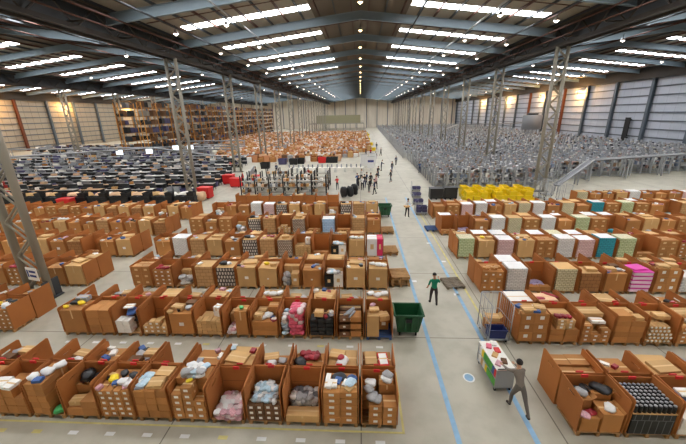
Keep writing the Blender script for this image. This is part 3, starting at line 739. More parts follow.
def g_logo(b):
    b.grid(2, 3, h=.36, dp=.5, style='label', say='big brown carton', ); b.grid(1, 3, h=.34, y0=.56, dp=.4, style='plain', say='brown carton', spotx='rear'); b.flatbox(-.2, .3, 1.1, .5, .4, .1); b.flatbox(.25, .35, 1.1, .42, .36, .14, TAN, 'open tan box'); b.litter(1.1, 4)
def g_redbrown(b):
    b.grid(2, 2, h=.24, dp=.5, style='plain', say='brown carton'); b.grid(2, 3, -.3, .3, h=.12, dp=.4, M=TAN, style='dot', zb=.5, say='small tan box'); b.heap(REDBAG, 4, 'dark red packet on boxes', 'red_packet', 'packet', z=.87, h=.15, y1=.5, sc=.26); b.big(.8, .9, .4, 0, .78)
def g_whitesmall(b):
    b.grid(3, 4, h=.16, dp=.34, style='label', say='small brown carton', steps=(4, 2, 3)); b.flatbox(.1, .3, .66, .5, .3, .1, LABEL, 'tilted white box'); b.big(.9, .9, .5, 0, .72)
def g_stepcart(b):
    b.grid(2, 5, h=.21, dp=.5, style='plain', say='brown carton', steps=(5, 4)); b.carton(.3, .2, .86, .3, .3, .12, TAN, 'plain', 'tan carton', 'on the right'); b.big(.9, .9, .4, 0, .78)
def g_rolls(b):
    me = MESH.setdefault('roll', MB().tube([(0, -.2, .075), (0, .2, .075)], .075, TAN, 10).tube([(0, -.202, .075), (0, -.2, .075)], .05, LABEL, 8).mesh('roll'))
    for j in range(5):
        for i in range(6 - (j > 2)*1): b.thing('paper_roll', me, -.4+.155*i+(j % 2)*.05, .25, j*.135, 'small tan roll in layer %s, position %s' % (['one', 'two', 'three', 'four', 'five'][j], ['one', 'two', 'three', 'four', 'five', 'six'][i]), 'roll', 0)
    b.big(.75, .9, .45, 0, .75); b.flatbox(.2, .5, .76)
def g_dotbig(b):
    b.grid(3, 3, h=.31, dp=.5, style='dot', say='brown carton'); b.grid(2, 1, h=.94, y0=.56, dp=.42, style='plain', say='tall brown carton', spotx='rear')
    for i in range(4): b.flatbox(-.3+.2*i, .3+.12*(i % 2), .95, .3, .26, .1, CARD, ['leftmost', 'second', 'third', 'rightmost'][i]+' open brown box')
def g_purple(b): b.heap(mat('lilac_bag', (176, 164, 194), .5), 6, 'lilac grey bag', 'lilac_bag', 'bag', h=.8, sc=.42, flat=.6); b.grid(2, 1, h=.2, dp=.3, style='plain')
def g_mixtop(b): b.big(.7, .9, .8, 0, .45, CARD, 'brown pallet carton'); b.loose('grey', -.2, .4, .72); b.loose('white', .15, .5, .72); b.flatbox(.2, .3, .72); b.litter(.71, 3, y0=.55, y1=.8)
def g_lidded(b): b.big(.85, .96, .8, 0, .45, CARD, 'brown pallet carton'); b.litter(.86, random.choice((1, 3, 4)), y0=.1, y1=.75)
def g_jars(b):            # black boxes in a block, silver-topped jars standing on them
    b.stack(layered('black_cartons', (20, 20, 22), (96, 98, 100), .5, .19, .5, .012), 'block of black cartons', .62, 1.16, .9, 0, .48, BLACK)
    b.thing('board_sheet', MB().box(-.6, .6, -.46, .46, 0, .015, TAN).mesh('board_sheet'), 0, .48, .625, 'tan board sheet between black layers', 'board')
    body = MB().tube([(0,0,0), (0,0,.2), (0,0,.22)], [.055, .055, .045], BLACK, 10); body = body.tube([(0,0,.22), (0,0,.245)], .04, STEEL, 10).mesh('jar')
    for i in range(9):
        for j in range(7): b.thing('black_jar', body, -.52+.13*i, .1+.128*j, .645, 'black jar with silver lid standing on black cartons', 'jar', 0, 'black jars with silver lids')
def g_clothes(b):
    b.carton(-.3, .22, 0, .5, .34, .42, CARD, 'open', 'open brown carton', 'front left'); b.carton(.3, .3, 0, .55, .5, .56, CARD, 'open', 'open brown carton', 'front right'); b.carton(-.3, .7, 0, .5, .5, .66, CARD, 'open', 'open brown carton', 'rear left'); b.carton(.3, .8, 0, .55, .4, .72, CARD, 'open', 'open brown carton', 'rear right')
    for i, (k, x, y, z) in enumerate((('black', -.35, .7, .62), ('black', -.1, .8, .66), ('black', .3, .78, .7), ('grey', -.3, .62, .7), ('red', -.3, .22, .4), ('red', -.15, .26, .4), ('white', .3, .25, .54), ('pink', -.45, .15, .42), ('black', .45, .7, .72))):
        b.loose(k, x, y, z, 'black bag at rear left|second black bag|black bag at right|grey bag at rear|dark red packet in front carton|second dark red packet|white packet in front carton|pink packet at front|black bag beside the divider'.split('|')[i])

def row(name, x_end, sgn, pitch, yf, n, recipes, pallets=True, detail=2, facing=1, start=0, seed=0, fill=None, aisle='from aisle'):
    random.seed(seed*97+11)
    for k in range(start, n):
        xc = x_end + sgn*pitch*(k+.5)
        r = recipes[k] if k < len(recipes) else random.choice(fill)
        pm = None
        if pallets: pm = BLUEWOOD if r in (g_tallside,) or (r is g_white and detail == 2) else WOOD
        hold = HOLD.get(r, 'mixed brown cartons')
        b = Bay(xc, yf, facing, pitch-.03, ('%s bay %s, %s' % (ORD[k], aisle, name)) if not name.startswith('back of ') else '%s rear bay, %s' % (ORD[k], name[8:]), detail=detail, pallet=pm, holds=hold)
        r(b)
HOLD = {g_label_pair: 'labelled cartons', g_grey_heap: 'grey polybags', g_mixed_end: 'cartons and grey bags', g_small_white: 'small white packets', g_magaz: 'pink packets', g_stepped: 'labelled cartons', g_block: 'plain cartons', g_dots: 'small dotted cartons', g_blackbag: 'black bags', g_pillow: 'white pillows', g_wblue: 'white boxes',
 g_tallside: 'a tall tan carton', g_tubes: 'grey tubes', g_blackbox: 'black boxes', g_pink: 'pink bags', g_lblue_heap: 'pale blue bags', g_shelfy: 'flat cartons', g_tallpink: 'pink rolls', g_tangrid: 'small tan cartons', g_one: 'one large carton', g_smalltan: 'tan parcels', g_bluewhite: 'white and blue boxes', g_cornertop: 'a carton with yellow bag', g_tan: 'a large tan carton',
 g_white: 'a white block', g_teal: 'a teal block', g_green: 'a pale green block', g_cream: 'a cream block', g_pinkblk: 'a pale pink block', g_magenta: 'magenta bundles', g_jars: 'black jars', g_clothes: 'open cartons of clothes', g_logo: 'big cartons', g_rolls: 'small tan rolls', g_purple: 'lilac bags', g_striped: 'a striped stack', g_check: 'a chequered stack', g_lbluebox: 'a light blue block', g_pinkside: 'white and crimson cartons'}
MIX = [g_tan, g_lidded, g_mixtop, g_tanstack, g_brownstack, g_two, g_one, g_tanwhite, g_lowwhite, g_lidded]
MIXR = [g_tanstack, g_lidded, g_white, g_mixtop, g_cream, g_lidded, g_brownstack, g_tan, g_pinkblk, g_two]
REAR = [g_lidded, g_mixtop, g_tan, g_one, g_empty, g_empty, g_lidded]
# rows as they stand: front rows first
row('front left row', 1.12, -1, 1.157, 7.45, 12, [g_mixed_end, g_label_pair, g_grey_heap, g_small_white, g_magaz, g_stepped, g_block, g_dots, g_blackbag, g_pillow, g_wblue, g_two], seed=1)
row('front right row', 6.15, 1, 1.36, 7.4, 4, [g_clothes, g_jars, g_bluewhite, g_two], seed=2)
row('second left row', 1.35, -1, 1.2, 11.5, 12, [g_tallside, g_tubes, g_blackbox, g_pink, g_shelfy, g_tallpink, g_tangrid, g_one, g_smalltan, g_bluewhite, g_two, g_cornertop], seed=3)
row('second right row', 6.25, 1, 1.22, 11.4, 6, [g_logo, g_redbrown, g_whitesmall, g_stepcart, g_rolls, g_whitesmall], seed=4)
row('third right row', 6.15, 1, 1.22, 15.4, 9, [g_dotbig, g_white, g_purple, g_cream, g_brownstack, g_one, g_magenta, g_logo, g_lowwhitestack], seed=5)
def g_red(b): b.big(.8, .96, .8, 0, .45, CARD, 'brown pallet carton'); b.heap(REDBAG, 7, 'dark red packet on carton', 'red_packet', 'packet', z=.82, h=.2, sc=.28); b.loose('black', .3, .6, .82)
def g_frames(b):
    b.big(.9, .96, .8, 0, .45, CARD, 'brown pallet carton'); b.flatbox(-.2, .5, .92, .34, .6, .05, REDP, 'red edged frame', .1); b.flatbox(-.2, .5, .975, .26, .5, .01, LABEL, 'white card in the frame', .1); b.flatbox(.22, .5, .92, .4, .6, .1, TAN, 'flat tan box', .05)
def g_redwhite(b): b.big(.95, .96, .8, 0, .45, TAN, 'tan pallet carton'); b.loose('white', 0, .75, .96, 'white bag with red stripes').scale = (.5, .45, .4); b.loose('red', .05, .7, 1.12, 'red packet on white bag').scale = (.2, .3, .2); b.flatbox(.2, .35, .96, .5, .4, .08)
def g_sheetwhite(b): b.big(.98, .98, .9, 0, .47, CARD, 'brown pallet carton'); b.flatbox(0, .47, 1.0, 1.05, .9, .04, LABEL, 'white cover sheet', .03)
def g_redtop(b): b.big(.98, .98, .9, 0, .47, CARD, 'brown pallet carton'); b.flatbox(0, .47, 1.0, .8, .6, .04, PEACH, 'peach cover sheet', .03); b.loose('red', -.3, .3, 1.0, 'long red packet').scale = (.7, .25, .2); b.loose('red', .3, .6, 1.0, 'second red packet').scale = (.5, .3, .2)
# rear sides, seen over the dividers (counted from the aisle)
row('back of front left row', 1.12, -1, 1.157, 9.56, 12, [g_frames, g_redwhite, g_red, g_mixtop, g_tan, g_lidded, g_empty, g_one, g_lidded, g_mixtop, g_empty, g_one], pallets=False, facing=-1, seed=6)
row('back of front right row', 6.15, 1, 1.36, 9.52, 4, [g_two, g_lidded, g_tan, g_one], pallets=False, facing=-1, seed=7)
row('back of second left row', 1.35, -1, 1.2, 13.6, 12, [g_tanwhite, g_mixtop, g_tan, g_mixtop, g_tanwhite, g_empty, g_tan, g_mixtop, g_tan], pallets=False, facing=-1, seed=8, fill=REAR)
row('back of second right row', 6.25, 1, 1.22, 13.5, 6, [g_sheetwhite, g_redtop, g_empty, g_tan, g_empty], pallets=False, facing=-1, seed=9, fill=REAR)
row('third left row', 1.5, -1, 1.18, 15.6, 12, [g_tanwhite, g_tan, g_whiteblack, g_lidded, g_greyroll, g_tanyellow, g_tan, g_striped, g_tanstack, g_lowwhite, g_reddots, g_two], seed=10, detail=1)
row('back of third left row', 1.5, -1, 1.18, 17.7, 12, [], pallets=False, facing=-1, seed=11, fill=REAR, detail=1)
row('back of third right row', 6.15, 1, 1.22, 17.5, 9, [g_mixtop, g_white, g_empty], pallets=False, facing=-1, seed=12, fill=REAR, detail=1)
row('fourth left row', 1.5, -1, 1.18, 19.7, 13, [g_pinkside, g_tanwhite, g_whiteblack, g_empty, g_tangrid, g_check, g_tanstack, g_striped, g_lidded, g_tan, g_tanstack, g_white, g_lidded], seed=13, detail=1)
row('fourth right row', 6.1, 1, 1.22, 19.6, 12, [g_green, g_tanyellow, g_pinkblk, g_tan, g_two, g_white, g_pinkblk, g_teal, g_green, g_empty, g_two, g_reddots], seed=14, detail=1)
row('back of fourth left row', 1.5, -1, 1.18, 21.8, 13, [], pallets=False, facing=-1, seed=15, fill=REAR, detail=1)
row('back of fourth right row', 6.1, 1, 1.22, 21.7, 12, [g_tan, g_white, g_white, g_lidded, g_white, g_green, g_white, g_cream], pallets=False, facing=-1, seed=16, fill=REAR, detail=1)
row('fifth left row', 1.6, -1, 1.18, 24.2, 13, [g_lidded, g_tanstack, g_empty, g_lbluebox, g_empty, g_check, g_smalltan, g_tanstack, g_striped, g_lowwhite, g_two], seed=17, fill=MIX, detail=1)
row('fifth right row', 6.1, 1, 1.22, 23.9, 15, [g_empty, g_purple, g_lidded, g_white, g_cream, g_two, g_white, g_lidded, g_green, g_two, g_tealpaper, g_lidded, g_tan], seed=18, fill=MIXR, detail=1)
row('back of fifth left row', 1.6, -1, 1.18, 26.2, 13, [], pallets=False, facing=-1, seed=19, fill=REAR, detail=1)
row('back of fifth right row', 6.1, 1, 1.22, 25.9, 15, [], pallets=False, facing=-1, seed=20, fill=MIXR, detail=1)
row('sixth left row', 1.6, -1, 1.18, 28.5, 13, [g_tan, g_tanstack, g_striped, g_lowwhite, g_tan, g_lidded, g_tanwhite, g_striped, g_pinkblk, g_white], seed=21, fill=MIX, detail=1)
row('sixth right row', 6.3, 1, 1.22, 28.1, 19, [g_lidded, g_two, g_pinkblk, g_white, g_lidded, g_tan, g_cream, g_white, g_lidded, g_cream, g_lidded, g_teal, g_two, g_green, g_two, g_lidded, g_tealpaper], seed=22, fill=MIXR, detail=1)
for k in range(12):       # single line of board bays whose backs face the camera
    pass
row('seventh left row', -2.2, -1, 1.18, 33.0, 9, [], pallets=False, facing=-1, seed=23, fill=REAR, detail=1, aisle='from right end')
row('seventh right row', 21.0, 1, 1.22, 32.2, 11, [g_cream, g_lidded, g_one, g_tan, g_white, g_lidded], seed=24, fill=MIXR, detail=1, aisle='from left end')
row('back of sixth right row', 6.3, 1, 1.22, 30.1, 19, [], pallets=False, facing=-1, seed=25, fill=MIXR, detail=1)
for i, (yf, n_) in enumerate(((11.6, 2), (15.7, 6), (19.7, 9), (23.8, 12), (28.0, 16))):
    nm = '%s far-left row' % ORD[i]
    row(nm, -15.4, -1, 1.18, yf, n_, [[g_dots, g_two], [g_tan, g_lidded, g_empty, g_reddots], [g_tan, g_lidded, g_empty, g_brownstack], [g_brownstack, g_tan, g_lidded], [g_lidded, g_tan]][i], seed=30+i, fill=MIX, detail=1, aisle='from side aisle')
    row('back of ' + nm, -15.4, -1, 1.18, yf+2.1, n_, [[g_lidded], [g_tan, g_lidded], [g_purple], [g_lidded], [g_tan]][i], pallets=False, facing=-1, seed=40+i, fill=REAR, detail=1, aisle='from side aisle')

# ------------------------------------------------------------------ aisle furniture
def wheelie(x, y, rz, label):
    """four-wheeled open waste container"""
    e = empty('wheeled_bin', label, 'bin', (x, y, 0), rz, 'dark green bins')
    b = MB(); t = .03
    def ring(w0, d0, z): return [(-w0, -d0, z), (w0, -d0, z), (w0, d0, z), (-w0, d0, z)]
    A = ring(.44, .32, .2); B = ring(.58, .46, 1.1); Bi = ring(.55, .43, 1.1); Ai = ring(.41, .29, .24)
    b.poly(A+B+Bi+Ai, [(3,2,1,0)] + [(k, (k+1)%4, 4+(k+1)%4, 4+k) for k in range(4)] + [(4+k, 4+(k+1)%4, 8+(k+1)%4, 8+k) for k in range(4)] + [(8+k, 8+(k+1)%4, 12+(k+1)%4, 12+k) for k in range(4)] + [(12,13,14,15)], BINGREEN)
    bb = b.build('bin_body', e)
    b = MB()
    for p, q in (((-.6,-.48),(.6,-.48)), ((.6,-.48),(.6,.48)), ((.6,.48),(-.6,.48)), ((-.6,.48),(-.6,-.48))): b.tube([(p[0],p[1],1.1),(q[0],q[1],1.1)], .035, BINGREEN, 8)
    b.build('rim', e)
    for k in (-.4, -.13, .13, .4): MB().box(k-.02, k+.02, -.46, -.38, .35, 1.0, BINGREEN).build('rib', bb)
    hb = MB().box(-.12, .12, -.5, -.44, .78, .92, BLACK).build('lift_pocket', bb)
    for sx in (-.34, .34):
        for sy in (-.24, .24):
            c = MB().tube([(sx-.03, sy, .09), (sx+.03, sy, .09)], .09, RUBBER, 12).box(sx-.04, sx+.04, sy-.03, sy+.03, .12, .2, DKSTEEL).build('caster', e)
wheelie(1.98, 12.1, 0, 'dark green wheeled bin beside the blue pallet, second left row')
wheelie(2.2, 28.9, 0, 'dark green wheeled bin standing far off beside the sixth left row')
def pallet_pile(x, y, nn, rz, what, M=WOOD):
    for i in range(nn):
        o = link('pallet', pallet_mesh(M, 1.0, 1.1), None, (x+jit(.03), y+jit(.03), .001+i*.146), rz+jit(.03))
        tag(o, ('%s of the pallets piled %s' % (['lowest', 'second', 'third', 'topmost'][i] if i < nn-1 else 'topmost', what)) if nn > 1 else 'single %s pallet lying flat %s' % ('blue' if M is BLUEWOOD else 'wooden' , what), 'pallet', 'loose pallets on the aisle')
pallet_pile(2.1, 16.5, 4, .1, 'at the end of the third left row'); pallet_pile(1.95, 20.6, 2, .08, 'at the end of the fourth left row'); pallet_pile(2.1, 24.7, 2, 0, 'at the end of the fifth left row')
pallet_pile(5.0, 16.3, 1, .12, 'at the end of the third right row', mat('grey_weathered_wood', (120, 108, 92), .9, nscale=6, namt=.15)); pallet_pile(5.75, 25.3, 1, 0, 'at the end of the fifth right row', BLUEWOOD)

def cart():
    e = empty('book_trolley', 'long steel trolley with white top pushed by the person in grey', 'trolley', (4.72, 9.65, 0), math.radians(4), None); e.scale = (.9, .9, .9)
    fr = MB()
    for sx in (-.33, .33):
        for sy in (-.78, .78): fr.tube([(sx, sy, .13), (sx, sy, 1.02)], .02, STEEL, 6)
    for z in (.16, .56, 1.0):
        for sx in (-.33, .33): fr.tube([(sx, -.78, z), (sx, .78, z)], .015, STEEL, 6)
    fr.build('frame', e)
    for z in (.15, .55): MB().box(-.33, .33, -.78, .78, z, z+.02, GREYP).build('deck', e)
    MB().box(-.35, .35, -.8, .8, 1.0, 1.03, LABEL).build('white_top', e)
    MB().box(-.33, .33, -.8, -.785, .2, .98, STEEL).build('end_panel', e)
    MB().tube([(-.33, -.82, 1.08), (.33, -.82, 1.08)], .018, BLACK, 8).build('push_handle', e)
    for sx in (-.28, .28):
        for sy in (-.7, .7): MB().tube([(sx-.02, sy, .066), (sx+.02, sy, .066)], .065, RUBBER, 10).box(sx-.03, sx+.03, sy-.02, sy+.02, .1, .16, DKSTEEL).build('caster', e)
    T = Matrix.Translation((4.72, 9.65, 0)) @ Matrix.Rotation(math.radians(4), 4, 'Z') @ Matrix.Scale(.9, 4)
    G1 = mat('green_cover', (92, 168, 70), .6); cols = [G1, LABEL, YELLOW, G1, REDP, LABEL, G1, BLUE, TAN, G1]
    for lvl, z in (('lower', .171), ('upper', .571)):
        for i in range(8):
            M = cols[(i*3 + (lvl == 'upper')*4) % len(cols)]
            p = T @ Vector((-.1, -.64+.18*i, z))
            o = MB().box(-.19, .19, -.07, .07, 0, .26, M).build('trolley_box', None, p, math.radians(4)); tag(o, '%s box on the %s trolley deck, %s from the handle end' % (M.name.split('_')[0], lvl, ORD[i]), 'box', 'boxes on the trolley')
    for i, (x, y, M) in enumerate(((-.1, .45, PINKBAG), (.12, .2, REDP), (-.08, -.05, TAN), (.15, .6, LABEL), (.1, -.4, DARKC), (-.15, -.5, MAGAZ))):
        p = T @ Vector((x, y, 1.031)); o = MB().box(-.09, .09, -.12, .12, 0, .06, M).build('small_packet', None, p, jit(1)); tag(o, '%s small packet on the white trolley top' % ['pink', 'red', 'tan', 'white', 'brown', 'mottled pink'][i], 'packet', 'packets on the trolley top')
cart()

def cage(x, y, rz, label):
    e = empty('cage_trolley', label, 'cage trolley', (x, y, 0), rz)
    b = MB(); W, D, Hc = .42, .55, 1.75
    for sx in (-W, W):
        for sy in (-D, D): b.tube([(sx, sy, .15), (sx, sy, Hc)], .022, STEEL, 6)
        b.tube([(sx, -D, Hc), (sx, D, Hc)], .02, STEEL, 6); b.tube([(sx, -D, .95), (sx, D, .95)], .012, STEEL, 5)
        for k in range(6): yy = -D+2*D*(k+1)/7; b.tube([(sx, yy, .15), (sx, yy, Hc)], .008, STEEL, 4)
    b.build('side_frame', e)
    b = MB(); b.tube([(-W, D, Hc), (W, D, Hc)], .02, STEEL, 6); b.tube([(-W, D, .95), (W, D, .95)], .012, STEEL, 5)
    for k in range(4): xx = -W+2*W*(k+1)/5; b.tube([(xx, D, .15), (xx, D, Hc)], .008, STEEL, 4)
    b.build('back_frame', e)
    MB().box(-W, W, -D, D, .14, .17, STEEL).build('deck', e)
    for sx in (-.34, .34):
        for sy in (-.45, .45): MB().tube([(sx-.02, sy, .07), (sx+.02, sy, .07)], .068, RUBBER, 10).box(sx-.03, sx+.03, sy-.03, sy+.03, .1, .145, DKSTEEL).build('caster', e)
    return e
cage(5.55, 11.95, .05, 'open wire cage trolley at the aisle end of the second right row')
o = link('carton', carton_mesh(.6, .5, .4, CARD, 'tape'), None, (5.6, 12.2, .172), .15); tag(o, 'brown carton riding inside the wire cage trolley', 'carton')
o = link('carton', carton_mesh(.5, .4, .2, TAN, 'open'), None, (5.58, 12.22, .576), -.1); tag(o, 'open tan carton on top of the caged brown carton', 'carton')
def tote(nm, x, y, z, M, label, group, wd=.6, dp=.4, h=.32, rz=0):
    key = ('tote', M.name, wd, dp, h)
    if key not in MESH:
        b = MB(); A=[(-wd*.44,-dp*.44,0),(wd*.44,-dp*.44,0),(wd*.44,dp*.44,0),(-wd*.44,dp*.44,0)]; B=[(-wd/2,-dp/2,h),(wd/2,-dp/2,h),(wd/2,dp/2,h),(-wd/2,dp/2,h)]
        Bi=[(p[0]*.93,p[1]*.9,h) for p in B]; Ai=[(p[0]*.93,p[1]*.9,.03) for p in A]
        b.poly(A+B+Bi+Ai, [(3,2,1,0)]+[(r+k, r+(k+1)%4, r+4+(k+1)%4, r+4+k) for r in (0,4,8) for k in range(4)]+[(12,13,14,15)], M)
        b.box(-wd/2-.015, wd/2+.015, -dp/2-.015, -dp/2, h-.05, h, M); b.box(-wd/2-.015, wd/2+.015, dp/2, dp/2+.015, h-.05, h, M)
        MESH[key] = b.mesh('tote')
    o = link(nm, MESH[key], None, (x, y, z), rz); return tag(o, label, 'tote', group)
tote('tote', 5.55, 11.68, .172, mat('navy_plastic', (40, 52, 110), .5), 'dark blue tote at the front of the wire cage trolley', None, .74, .42, .4)
# hand trolleys at the aisle end of the sixth right row
def flat_trolley(x, y, label, rz=0):
    e = empty('flat_trolley', label, 'trolley', (x, y, 0), rz, 'flat trolleys at the aisle')
    MB().box(-.55, .55, -.4, .4, .16, .22, STEEL).build('deck', e); MB().tube([(-.52, -.36, .2), (-.52, -.36, 1.1), (-.52, .36, 1.1), (-.52, .36, .2)], .02, STEEL, 6).build('push_handle', e)
    for sx in (-.42, .42):
        for sy in (-.3, .3): MB().tube([(sx-.02, sy, .08), (sx+.02, sy, .08)], .08, RUBBER, 10).box(sx-.03, sx+.03, sy-.02, sy+.02, .1, .16, DKSTEEL).build('caster', e)
for i, (x, y) in enumerate(((5.6, 29.6), (5.9, 33.2), (6.2, 36.2), (6.7, 39.4))):
    flat_trolley(x, y, 'steel flat trolley carrying dark purple totes, %s along the right of the aisle' % ORD[i])
    for j in range(2):
        for q in range(2 if i == 0 else 1): tote('tote', x-.2+.5*j, y, .222+q*.3, DENIM, 'dark purple tote on the %s flat trolley, %s %s' % (ORD[i], ['left', 'right'][j], ['bottom', 'top'][q]), 'dark purple totes', .46, .6, .28)

# near column sign and guard
e = empty('column_sign', 'white sign with blue bars fixed low on the nearest left column', 'sign', (-16.75, 14.2, 1.55), -.25)
MB().box(-.4, .4, -.015, .015, -.35, .35, LABEL).build('sign_board', e)
for k in range(2): MB().box(-.2+.02, .3, -.02, -.014, -.16+k*.24, -.04+k*.24, mat('dark_blue_print', (34, 52, 120), .6)).build('printed_bar', e)
MB().box(-.35, -.24, -.02, -.014, -.2, .22, mat('dark_blue_print', (34, 52, 120), .6)).build('printed_bar', e)
e2 = empty('column_guard', 'steel impact guard around the foot of the nearest left column', 'guard', (-17.3, 14.6, 0))
MB().box(-.8, .9, -.5, -.46, .0, .45, YELPAINT).build('front_plate', e2); MB().box(.86, .9, -.46, .5, .0, 1.0, DKSTEEL).build('side_plate', e2)

# ------------------------------------------------------------------ yellow and black boxes behind the right rows
q = 0
for r_, y in enumerate((33.6, 34.9, 36.2)):
    for k in range(10):
        x = 11.1 + k*.72 + .15*r_
        for z in range((3, 2, 3, 1, 3, 2)[(k*5+r_*3) % 6]):
            tote('yellow_tote', x+jit(.05), y+jit(.08), .001+z*.42, YELLOW, 'yellow plastic tote stacked among the yellow totes behind the right rows', 'yellow totes', .68, 1.1, .4)
for i, (x, y) in enumerate(((19.6, 33.9), (20.9, 34.0), (19.3, 35.6), (20.6, 36.6))): cage(x, y, jit(.2), 'empty wire cage trolley parked past the yellow totes, %s of four' % ORD[i])
for i, x in enumerate((8.2, 9.7)):
    e = empty('black_crate', 'large black crate %s the yellow totes' % ('set farther left of' if i == 0 else 'directly beside'), 'crate', (x, 35.4, 0))
    MB().box(-.68, .68, -.5, .5, .12, 1.15+.1*i, BLACK).box(-.7, .7, -.52, .52, 1.1, 1.2+.1*i, BLACK).build('crate_body', e)
    for sx in (-.55, 0, .55): MB().box(sx-.07, sx+.07, -.5, .5, 0, .12, BLACK).build('skid', e)

# ------------------------------------------------------------------ grey shelving on the right
def shelf_mesh(v):
    b = MB(); rnd = random.Random(v); W, D, Hs = 1.26, .5, 2.55
    for sx in (-W/2, W/2):
        for sy in (-D/2, D/2): b.box(sx-.05, sx+.05, sy-.04, sy+.04, 0, Hs, STEEL)
    for k in range(4): b.box(-W/2, W/2, -D/2, D/2, .12+k*.6, .16+k*.6, STEEL)
    for z in (.14, 1.3, Hs-.03): b.box(-W/2, W/2, D/2-.03, D/2, z-.03, z+.03, STEEL)
    return b.mesh('shelf_unit')
SM = [shelf_mesh(0)]
SHELFGOODS = [mat('shelved_'+n_, c, .7, nscale=2) for n_, c in (('white', (226, 224, 220)), ('brown', (150, 120, 92)), ('grey', (132, 134, 140)), ('black', (66, 66, 72)), ('pinkish', (176, 142, 134)), ('blue', (128, 140, 160)), ('pale', (196, 190, 176)), ('pale2', (206, 208, 212)), ('white2', (216, 216, 218)))]
GOODS = MB(); FARSH = MB(); nsh = 0
rnd = random.Random(4)
y = 40.5
rowi = 0
while y < 212:
    x = 9.2 + (y-40)*.012
    step = 1.34 if y < 70 else 2.7
    while x < 60.5:
        if x > 20 and y < min(40.5+(x-20)*.7, 45.6+max(0, x-30)*.27): x += step; continue
        xc = x+.67
        if abs(xc-20.8) < 1.6 and abs((y-38.6+7.95) % 15.9 - 7.95) < .9: x += step; continue
        # stay inside what the camera can see
        if nsh < 285 and y < 60:
            tag(link('shelf_unit', SM[0], None, (xc, y, 0)), 'grey steel shelf unit in the dense storage shelving right of the aisle', 'shelf unit', 'grey shelf units'); nsh += 1
        else:
            W = step-.04
            for sx in (-W/2, W/2): FARSH.box(xc+sx-.06, xc+sx+.06, y-.25, y+.25, 0, 2.55, STEEL)
            for k in range(4): FARSH.box(xc-W/2, xc+W/2, y-.25, y+.25, .12+k*.6, .16+k*.6, STEEL)
        ng = 11 if y < 60 else 5 if y < 110 else 2
        for g_ in range(ng):
            k = rnd.choice((1, 2, 2, 3, 3, 3)); wd = rnd.uniform(.1, .34); hh = rnd.uniform(.2, .5)
            xx = xc + rnd.uniform(-step/2+.3, step/2-.3); M = rnd.choice(SHELFGOODS)
            GOODS.box(xx-wd/2, xx+wd/2, y-.23, y+.15, .165+k*.6, .165+k*.6+hh, M)
        x += step
    y += 1.75 if y < 60 else 2.3 if y < 110 else 3.4
    rowi += 1
tag(FARSH.build('shelving'), 'grey steel shelving stretching away to the far wall', 'shelving', kind='stuff')
tag(GOODS.build('shelved_goods'), 'small mixed goods lying all along the grey storage shelves', 'goods', kind='stuff')
# conveyors over the shelving
def conveyor(pts, label, wdt=.6, legs=True):
    e = empty('conveyor', label, 'conveyor', (0,0,0))
    bed = MB(); rails = MB(); lg = []
    for (p, q) in zip(pts[:-1], pts[1:]):
        p, q = Vector(p), Vector(q); d = (q-p); n_ = Vector((-d.y, d.x, 0)).normalized()*wdt/2
        a = [p+n_, q+n_, q-n_, p-n_]; 
        bed.poly([(*v[:2], v.z) for v in a]+[(*v[:2], v.z-.12) for v in a], [(0,3,2,1),(4,5,6,7),(0,1,5,4),(1,2,6,5),(2,3,7,6),(3,0,4,7)], MIDGREY)
        for s_ in (1, -1):
            o_ = n_*s_*1.08
            rails.tube([p+o_+Vector((0,0,.05)), q+o_+Vector((0,0,.05))], .09, STEEL, 5); 
        L = d.length; k = 0
        while k*6 < L:
            c = p + d*(k*6/L); lg.append(c); k += 1
    bed.build('belt_bed', e); rails.build('side_rail', e)
    if legs:
        for c in lg[:40]: MB().box(c.x-.06, c.x+.06, c.y-.35, c.y-.25, 0, c.z-.1, STEEL).box(c.x-.06, c.x+.06, c.y+.25, c.y+.35, 0, c.z-.1, STEEL).build('support_leg', e)
conveyor([(22.5, 38.2, .8), (30.0, 44.5, 2.7), (60.5, 52.6, 2.9)], 'grey conveyor climbing beside the shelving towards the right wall')
conveyor([(19, 105, 1.6), (34, 121, 4.8), (61, 121, 4.8)], 'long grey conveyor bridge crossing above the far shelving')
# pale cylindrical tank and dark door leaf by the right wall
e = empty('storage_tank', 'pale grey cylindrical tank standing over the shelving by the right wall', 'tank', (56.5, 116, 0))
MB().tube([(0,0,3), (0,0,7.2), (0,0,7.5)], [2.9, 2.9, 2.7], GREYP, 24).build('tank_shell', e); MB().tube([(0,0,7.5), (0,0,8.2)], [1.6, 1.6], DKSTEEL, 16).build('hatch', e)
for a in range(4): MB().box(1.8*math.cos(a*PI/2+.8)-.15, 1.8*math.cos(a*PI/2+.8)+.15, 1.8*math.sin(a*PI/2+.8)-.15, 1.8*math.sin(a*PI/2+.8)+.15, 0, 3.05, STEEL).build('leg', e)
tag(MB().box(XR-.95, XR-.8, 81.4, 82.9, 1.6, 7.0, BLACK).box(XR-.8, XR-.05, 82.0, 82.2, 6.4, 6.6, BLACK).box(XR-.8, XR-.05, 82.0, 82.2, 2.4, 2.6, BLACK).build('banner'), 'tall narrow black banner on the right wall', 'banner')

